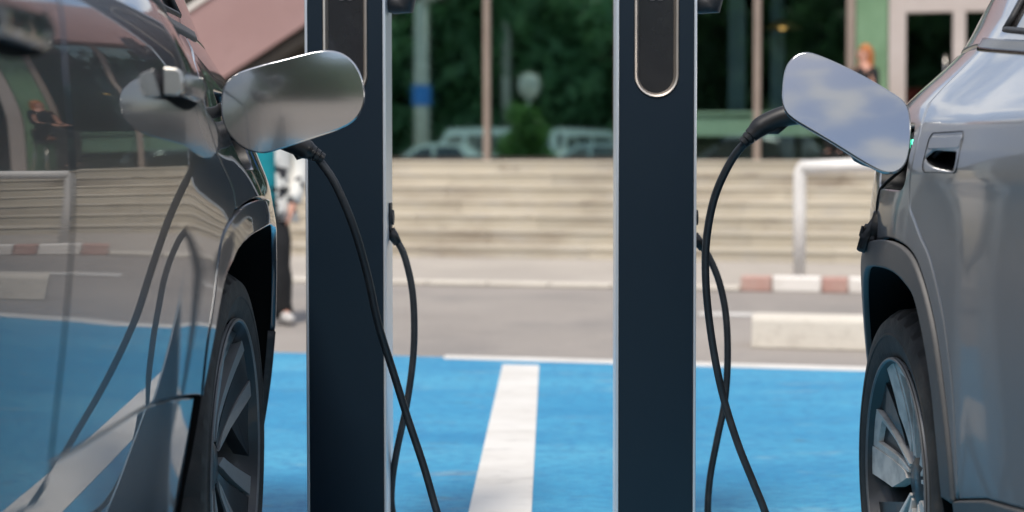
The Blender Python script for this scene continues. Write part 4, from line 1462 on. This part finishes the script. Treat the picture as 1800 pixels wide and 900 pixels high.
def person(label, loc, rz, seated, top_mat, leg_mat, hair_mat, scale=1.0, jacket=False):
    p = empty('person', loc, rz)
    p.scale = (scale,) * 3
    tag(p, label, 'person')
    if not seated:
        hips = {1: (.09, 0, .88), -1: (-.09, 0, .88)}
        knee = {1: (.11, -.05, .48), -1: (-.10, -.02, .48)}
        ank = {1: (.125, -.02, .09), -1: (-.09, .16, .12)}
        toe = {1: (.185, -.16, .045), -1: (-.10, .04, .045)}
        zo = 0.0
    else:
        hips = {1: (.09, 0, .56), -1: (-.09, 0, .56)}
        knee = {1: (.12, -.42, .56), -1: (-.12, -.42, .54)}
        ank = {1: (.12, -.40, .12), -1: (-.12, -.36, .12)}
        toe = {1: (.13, -.56, .06), -1: (-.13, -.52, .06)}
        zo = -.34
    J = {'pelvis': (0, 0, .93 + zo), 'waist': (0, .01, 1.08 + zo), 'chest': (0, 0, 1.28 + zo), 'neck0': (0, .01, 1.42 + zo), 'neck1': (0, -.005, 1.49 + zo), 'head0': (0, -.015, 1.55 + zo), 'head1': (0, -.01, 1.64 + zo)}
    rad = {'pelvis': (.15, .11), 'waist': (.125, .09), 'chest': (.15, .10), 'neck0': .06, 'neck1': .052, 'head0': (.068, .08), 'head1': (.07, .085)}
    bones = [('pelvis', 'waist'), ('waist', 'chest'), ('chest', 'neck0'), ('neck0', 'neck1'), ('neck1', 'head0'), ('head0', 'head1')]
    arm = {1: [(.19, .0, 1.37 + zo), (.25, .02, 1.08 + zo), (.205, -.07, .83 + zo), (.19, -.09, .76 + zo)],
           -1: [(-.19, .0, 1.37 + zo), (-.25, .03, 1.08 + zo), (-.21, -.04, .83 + zo), (-.20, -.06, .76 + zo)]}
    if seated:
        arm = {s_: [(s_ * .18, 0, 1.02), (s_ * .22, -.06, .76), (s_ * .12, -.28, .72), (s_ * .09, -.34, .71)] for s_ in (1, -1)}
    for s_ in (1, -1):
        n_ = 'R' if s_ > 0 else 'L'
        for k, (q, r_) in enumerate(zip([hips[s_], knee[s_], ank[s_], toe[s_]], [.085, .055, .038, .03])):
            J[f'leg{n_}{k}'] = q
            rad[f'leg{n_}{k}'] = r_
        for k, (q, r_) in enumerate(zip(arm[s_], [.055, .04, .027, .03])):
            J[f'arm{n_}{k}'] = q
            rad[f'arm{n_}{k}'] = r_
        bones += [('pelvis', f'leg{n_}0'), (f'leg{n_}0', f'leg{n_}1'), (f'leg{n_}1', f'leg{n_}2'), (f'leg{n_}2', f'leg{n_}3'), ('neck0', f'arm{n_}0'), (f'arm{n_}0', f'arm{n_}1'), (f'arm{n_}1', f'arm{n_}2'), (f'arm{n_}2', f'arm{n_}3')]
        # five fingers
        w0, w1 = Vector(arm[s_][2]), Vector(arm[s_][3])
        d_ = (w1 - w0).normalized()
        sdv = Vector((0, 1, 0)) if not seated else Vector((1, 0, 0))
        for k in range(5):
            off = sdv * (.026 - .013 * k) if k else sdv * .030
            L_ = [.045, .065, .072, .066, .052][k]
            b0 = w1 + off + (d_ * -.01 if k == 0 else d_ * .02)
            b1 = b0 + d_ * L_ * .5 + (sdv * .016 if k == 0 else Vector((0, 0, 0)))
            b2 = b1 + d_ * L_ * .5 + Vector((-s_ * .012, 0, 0))
            for q, nm_, r_ in ((b0, 'a', .010), (b1, 'b', .0085), (b2, 'c', .007)):
                J[f'f{n_}{k}{nm_}'] = tuple(q)
                rad[f'f{n_}{k}{nm_}'] = r_
            bones += [(f'arm{n_}3', f'f{n_}{k}a'), (f'f{n_}{k}a', f'f{n_}{k}b'), (f'f{n_}{k}b', f'f{n_}{k}c')]
    body = skin_body('body', J, bones, rad, 'skin', p)
    hz = 1.60 + zo
    # face details and hair
    MB().tube([(0, -.085, hz + .02), (0, -.108, hz - .02), (0, -.09, hz - .03)], [.007, .012, .006], 8).build('nose', 'skin', body, smooth=True)
    for s_ in (1, -1):
        MB().lathe([(-.006, .0), (-.004, .009), (.004, .009), (.006, .0)], 10, 'Y').build('eye', 'shoe_white', body, smooth=True).location = (s_ * .03, -.088, hz + .015)
        MB().lathe([(-.005, .0), (-.004, .022), (.004, .026), (.006, .0)], 10, 'X').build('ear', 'skin', body, smooth=True).location = (s_ * .078, .0, hz)
    MB().tube([(-.022, -.086, hz - .055), (0, -.092, hz - .056), (.022, -.086, hz - .055)], [.003, .006, .003], 6).build('mouth', 'red_cloth', body, smooth=True)
    hr = MB()
    rings = []
    for k in range(13):
        t = k / 12
        z_ = hz + .12 - (.36 if hair_mat == 'ginger_hair' else .30) * t
        r_ = .095 * math.sqrt(max(.02, 1 - (1 - min(1, t * 2.4)) ** 2)) * (1 - .12 * max(0, t - .6))
        rings.append([(r_ * 1.02 * math.cos(a), .022 + r_ * (1.08 if math.sin(a) > 0 else (1.0 - .75 * sst(.22, .40, t))) * math.sin(a), z_) for a in [2 * math.pi * j / 28 for j in range(28)]])
    hr.loft(rings).build('hair', hair_mat, p, smooth=True)
    # clothes
    tp = MB()
    zz = [(.86 if not jacket else .72, .155, .115), (1.0, .15, .11), (1.1, .14, .10), (1.25, .165, .115), (1.36, .175, .105), (1.42, .11, .08), (1.455, .062, .062)]
    tp.loft([ell((0, .0, z_ + zo), a, b) for z_, a, b in zz])
    tp.build('top', top_mat, p, smooth=True)
    for s_ in (1, -1):
        n_ = Vector(arm[s_][0])
        sl_pts = smooth_poly([Vector(arm[s_][0]) - Vector((s_ * .05, 0, -.01)), Vector(arm[s_][0]), Vector(arm[s_][1]), Vector(arm[s_][2])], 5)
        kk = len(sl_pts)
        MB().tube(sl_pts, [(.075 - .027 * i / kk) if jacket else (.062 - .026 * i / kk) for i in range(kk)], 16).build('sleeve', 'print_cloth' if jacket else top_mat, p, smooth=True)
        lg = smooth_poly([Vector(hips[s_]) + Vector((0, 0, .06)), Vector(hips[s_]), Vector(knee[s_]), Vector(ank[s_]) - Vector((0, 0, .035))], 5)
        kk = len(lg)
        MB().tube(lg, [.112 - .040 * math.sin(math.pi / 2 * min(1, 1.2 * i / kk)) + .007 * math.sin(i * 2.1 + s_) for i in range(kk)], 18).build('trouser_leg', leg_mat, p, smooth=True)
        a_, t_ = Vector(ank[s_]), Vector(toe[s_])
        MB().tube([a_ + Vector((0, .05, -.045)), a_ + Vector((0, .0, -.035)), (a_ + t_) / 2 + Vector((0, 0, -.01)), t_, t_ + (t_ - a_).normalized() * .02], [.030, .042, .040, .034, .020], 14).build('shoe', 'shoe_white' if jacket else 'black_cloth', p, smooth=True)
    if jacket:
        jk = MB()
        rows = []
        for z_, a, b in ((.70, .245, .145), (.8, .215, .14), (1.0, .195, .13), (1.15, .19, .125), (1.3, .20, .13), (1.38, .19, .115), (1.44, .10, .085)):
            rows.append([(a * math.cos(t), .01 + b * math.sin(t), z_ + .01 * math.sin(5 * t)) for t in np.linspace(R(-62), R(242), 40)])
        jo = jk.loft(rows, cap=False, closed=False).build('jacket', 'print_cloth', p, smooth=True)
        so_ = jo.modifiers.new('solid', 'SOLIDIFY')
        so_.thickness = .012
    return p


person('person walking in teal top, open white jacket with black print, black trousers', (-1.745, 8.66, 0.0), R(8), False, 'teal_cloth', 'black_cloth', 'brown_hair', 0.90, True)
s2 = B(.13, 17.15, .995)
person('person with long ginger hair in black sitting by the green wall panel', s2, R(-60), True, 'black_cloth', 'black_cloth', 'ginger_hair', 1.0)
stl = empty('stool', s2, R(-60))
MB().lathe([(.44, .0), (.44, .17), (.455, .185), (.475, .185), (.485, .17), (.485, .0)], 24, 'Z').build('seat', 'black_plastic', stl, smooth=True, auto=40)
for k in range(4):
    a = R(45 + 90 * k)
    MB().tube([(.12 * math.cos(a), .12 * math.sin(a), .44), (.2 * math.cos(a), .2 * math.sin(a), 0)], .014, 8).build('leg', 'satin_metal', stl, smooth=True)
tag(stl, 'dark round stool under the person with ginger hair', 'stool')


# ------------------------------------------------------------------ across the car park (mirrored in the glass facade)
def mir(X, D):
    """ground point whose mirror image in the facade stands at (X, D)"""
    b1, b2 = X * CS - D * SN, 2 * FB - (X * SN + D * CS)
    return B(b1, b2)[:2]


hillm = MB()
rows = []
rng = random.Random(11)
for D, z in ((62, -.3), (66, 1.8), (72, 5.5), (82, 10), (96, 14), (115, 15)):
    rows.append([(*mir(X * D / 60, D), z + (rng.uniform(-.4, .6) if z > 0 else 0)) for X in np.linspace(-40, 40, 34)])
hillm.loft(rows, cap=False, closed=False)
tag(hillm.build('hill', 'hill', smooth=True), kind='structure')


def crown_mesh(name, seed, rx, rz_, n, size, material):
    rng_ = np.random.default_rng(seed)
    nc = 26
    cc = rng_.normal(size=(nc, 3))
    cc /= np.linalg.norm(cc, axis=1)[:, None]
    cc *= (rng_.uniform(.35, .92, nc))[:, None] * np.array([rx, rx, rz_])
    cr_ = rng_.uniform(.28, .5, nc) * rx
    ci = rng_.integers(0, nc, n)
    d_ = rng_.normal(size=(n, 3))
    d_ /= np.linalg.norm(d_, axis=1)[:, None]
    P_ = cc[ci] + d_ * (cr_[ci] * rng_.uniform(.55, 1.0, n) ** .5)[:, None]
    a_ = rng_.normal(size=(n, 3))
    a_ /= np.linalg.norm(a_, axis=1)[:, None]
    b_ = np.cross(a_, d_)
    b_ /= np.maximum(np.linalg.norm(b_, axis=1), 1e-6)[:, None]
    s_ = size * rng_.uniform(.6, 1.3, n)[:, None]
    V_ = np.concatenate([P_ - a_ * s_, P_ + b_ * s_ * .5, P_ + a_ * s_, P_ - b_ * s_ * .5], 1).reshape(-1, 3)
    me = bpy.data.meshes.new(name)
    me.from_pydata(V_.tolist(), [], [(4 * i, 4 * i + 1, 4 * i + 2, 4 * i + 3) for i in range(n)])
    me.materials.append(MATS[material])
    return me


crowns = [crown_mesh('crown', s_, 3.0, 4.2, 3400, .36, 'leaf') for s_ in (1, 2, 3)]


def trunk_mesh(h, seed):
    rng_ = random.Random(seed)
    m_ = MB()
    pts = [(0.12 * math.sin(k * .8 + seed), .1 * math.cos(k * 1.1), h * k / 7) for k in range(8)]
    m_.tube(pts, [.22 - .018 * k for k in range(8)], 10)
    for k in range(6):
        a = rng_.uniform(0, 6.28)
        b = Vector(pts[3 + k % 4])
        m_.tube([b, b + Vector((math.cos(a) * .9, math.sin(a) * .9, .8)), b + Vector((math.cos(a) * 1.8, math.sin(a) * 1.8, 2.0))], [.10, .07, .03], 7)
    me = bpy.data.meshes.new('trunk')
    me.from_pydata(m_.v, [], m_.f)
    me.materials.append(MATS['bark'])
    me.polygons.foreach_set('use_smooth', [True] * len(me.polygons))
    return me


trunks = [trunk_mesh(6.0, 1), trunk_mesh(6.6, 2)]
rng = random.Random(5)
tree_label = 'dark green tree in the dense tree line mirrored in the facade glass'
k = 0
for row, (D0, n_, z0) in enumerate(((57, 17, 0.0), (64, 17, .9), (71, 15, 4.8))):
    for j in range(n_):
        X = (-20 + 40 * j / (n_ - 1) + rng.uniform(-.7, .7)) * D0 / 60
        D = D0 + rng.uniform(-1.5, 1.5)
        s_ = rng.uniform(.85, 1.2)
        t_ = empty('tree', (*mir(X, D), z0), rng.uniform(0, 6.28))
        t_.scale = (s_, s_, s_ * rng.uniform(.95, 1.2))
        for nm_, me_, zz in (('trunk', trunks[k % 2], 0), ('crown', crowns[k % 3], 5.2)):
            o_ = bpy.data.objects.new(nm_, me_)
            COL.objects.link(o_)
            o_.parent = t_
            o_.location = (0, 0, zz - (1.3 if row == 0 else 2.0) * (nm_ == 'crown'))
        tag(t_, tree_label, 'tree', 'tree line across the car park')
        k += 1
# understorey hedge closing the view under the crowns
hedge = crown_mesh('foliage', 9, 2.2, 1.5, 2600, .22, 'leaf')
for j in range(15):
    X = -18 + 36 * j / 14 + rng.uniform(-.5, .5)
    o_ = bpy.data.objects.new('bush', hedge)
    COL.objects.link(o_)
    o_.location = (*mir(X, 55 + rng.uniform(-.8, .8)), 1.1)
    o_.rotation_euler = (0, 0, rng.uniform(0, 6.28))
    o_.scale = (1, 1, rng.uniform(.9, 1.3))
    tag(o_, 'dark bush below the tree line mirrored in the facade glass', 'bush', 'bushes below the tree line')
# light green shrub
o_ = bpy.data.objects.new('shrub', crown_mesh('foliage', 12, 1.0, 1.35, 2600, .13, 'bright_leaf'))
COL.objects.link(o_)
o_.location = (*mir((920 - 966) / 54.3, 46), 1.5)
tag(o_, 'round light green shrub mirrored in the glass between the chargers', 'shrub')


def pole(name, X, D, h, r, label, sign=None, globe=False, cat='pole'):
    p = empty(name, (*mir(X, D), 0))
    MB().tube([(0, 0, 0), (0, 0, h * .5), (0, 0, h)], [r, r * .9, r * .75], 14).build('shaft', 'pole_grey', p, smooth=True)
    MB().lathe([(0, .0), (0, r * 2.2), (.05, r * 2.2), (.30, r * 1.3), (.32, r)], 16, 'Z').build('base', 'pole_grey', p, smooth=True, auto=40)
    if sign:
        MB().lathe([(sign - .32, r * 1.05), (sign - .31, .30), (sign + .31, .30), (sign + .32, r * 1.05)], 20, 'Z').build('sign_band', 'sign_blue', p, smooth=True, auto=40)
        MB().tube([(0, 0, h), (.5, .2, h + .15), (1.3, .5, h + .2)], [r * .6, r * .5, r * .4], 10).build('arm', 'pole_grey', p, smooth=True)
    if globe:
        MB().lathe([(h, r), (h + .1, .3), (h + .4, .42), (h + .75, .32), (h + .85, 0)], 20, 'Z').build('globe', 'pole_grey', p, smooth=True)
    tag(p, label, cat)
    return p


pole('street_pole', (742 - 966) / 54.3, 46, 6.1, .26, 'grey pole with a blue band mirrored in the glass by the left charger', sign=3.1)
pole('street_pole', (890 - 966) / 46.3, 54, 9.5, .19, 'slender pale plain pole mirrored in the glass between the chargers')
pole('globe_lamp', (930 - 966) / 50, 50, 3.2, .09, 'globe lamp mirrored above the light green shrub', globe=True, cat='lamp')


def parked_car(label, X, D, material, van, yaw):
    c = empty('parked_car', (*mir(X, D), 0), yaw)
    tag(c, label, 'car', 'cars parked across the car park')
    if van:
        prof = [(-2.4, .35), (-2.45, .9), (-2.4, 1.95), (-2.2, 2.05), (.9, 2.08), (1.3, 1.95), (1.75, 1.25), (2.45, 1.05), (2.55, .6), (2.5, .35)]
        wn = [[(.75, 1.25), (1.55, 1.25), (1.2, 1.8), (.75, 1.85)], [(-.5, 1.25), (.6, 1.25), (.6, 1.85), (-.5, 1.85)], [(-2.2, 1.25), (-.65, 1.25), (-.65, 1.85), (-2.15, 1.82)]]
        W_ = .95
    else:
        prof = [(-2.15, .35), (-2.2, .75), (-2.05, 1.02), (-1.55, 1.10), (-.95, 1.45), (-.3, 1.52), (.5, 1.46), (1.15, 1.05), (1.9, .92), (2.2, .7), (2.2, .35)]
        wn = [[(.1, 1.06), (.95, 1.04), (.45, 1.38), (.1, 1.42)], [(-.95, 1.08), (0, 1.06), (0, 1.43), (-.7, 1.42)]]
        W_ = .89
    tum = lambda z_: W_ - (.0 if z_ < .95 else .16 * (z_ - .95) / .55)
    bd = MB()
    pr = smooth_closed(prof, 3)
    bd.loft([[(sx * tum(z_) * sc, y_, z_) for y_, z_ in pr] for sx, sc in ((-1, .94), (-1, 1.0), (1, 1.0), (1, .94))][:0] or
            [[(f_ * tum(z_), y_, z_) for y_, z_ in pr] for f_ in (-1, -.97, -.5, .5, .97, 1)])
    bd.build('body', material, c, smooth=True, auto=50)
    for sg in (-1, 1):
        for w_ in wn:
            m_ = MB()
            n_ = len(w_)
            m_.add([(sg * (tum(z_) + .006), y_, z_) for y_, z_ in w_] + [(sg * (tum(z_) - .03), y_, z_) for y_, z_ in w_],
                   [tuple(range(n_))] + [(i, (i + 1) % n_, n_ + (i + 1) % n_, n_ + i) for i in range(n_)])
            m_.build('window', 'car_glass', c)
        for y_ in (-1.35, 1.4):
            m_ = MB().lathe([(-.1, .0), (-.1, .33), (.1, .33), (.11, .22), (.09, .20), (.09, 0)], 24, 'X')
            m_.v = [(sg * (a + W_ - .10), b + y_, d + .33) for a, b, d in m_.v]
            m_.build('wheel', 'tyre', c, smooth=True, auto=40)
        MB().box(sg * .6 - .2, sg * .6 + .2, prof[-2][0] - .12, prof[-2][0] + .01, .62, .74).build('headlight', 'lamp_clear', c, bevel=.03)
        MB().box(sg * .65 - .15, sg * .65 + .15, prof[1][0] - .02, prof[1][0] + .06, .75, .95).build('tail_light', 'tail_red', c, bevel=.02)
    # screens front and rear
    for ya, za, yb, zb_ in (((1.32, 1.88, 1.73, 1.27) if van else (.56, 1.43, 1.12, 1.08)), ((-2.44, 1.3, -2.42, 1.85) if van else (-1.52, 1.13, -1.0, 1.42))):
        m_ = MB()
        dy = .012 if yb > ya and van is False and ya > 0 else .012
        sgn = 1 if ya > 0 else -1
        m_.add([(-.62, ya + sgn * .02, za + .012), (.62, ya + sgn * .02, za + .012), (.66, yb + sgn * .02, zb_ + .012), (-.66, yb + sgn * .02, zb_ + .012)], [(0, 1, 2, 3)])
        m_.build('windscreen', 'car_glass', c)
    return c


parked_car('white car mirrored low in the glass right beside the left charger', (772 - 966) / 56.8, 44, 'car_white', False, R(70))
parked_car('white van mirrored in the glass behind the beige mullion', (850 - 966) / 53.2, 48.5, 'car_white', True, R(65))
parked_car('white van mirrored in the glass to the right of the shrub', (995 - 966) / 50, 50, 'car_white', True, R(5))
parked_car('silver car mirrored low in the glass close to the right charger', (1050 - 966) / 56.8, 44, 'car_silver', False, R(80))
parked_car('silver car mirrored in the shop glass right of the right charger', (1300 - 966) / 56.8, 46, 'car_silver', False, R(75))
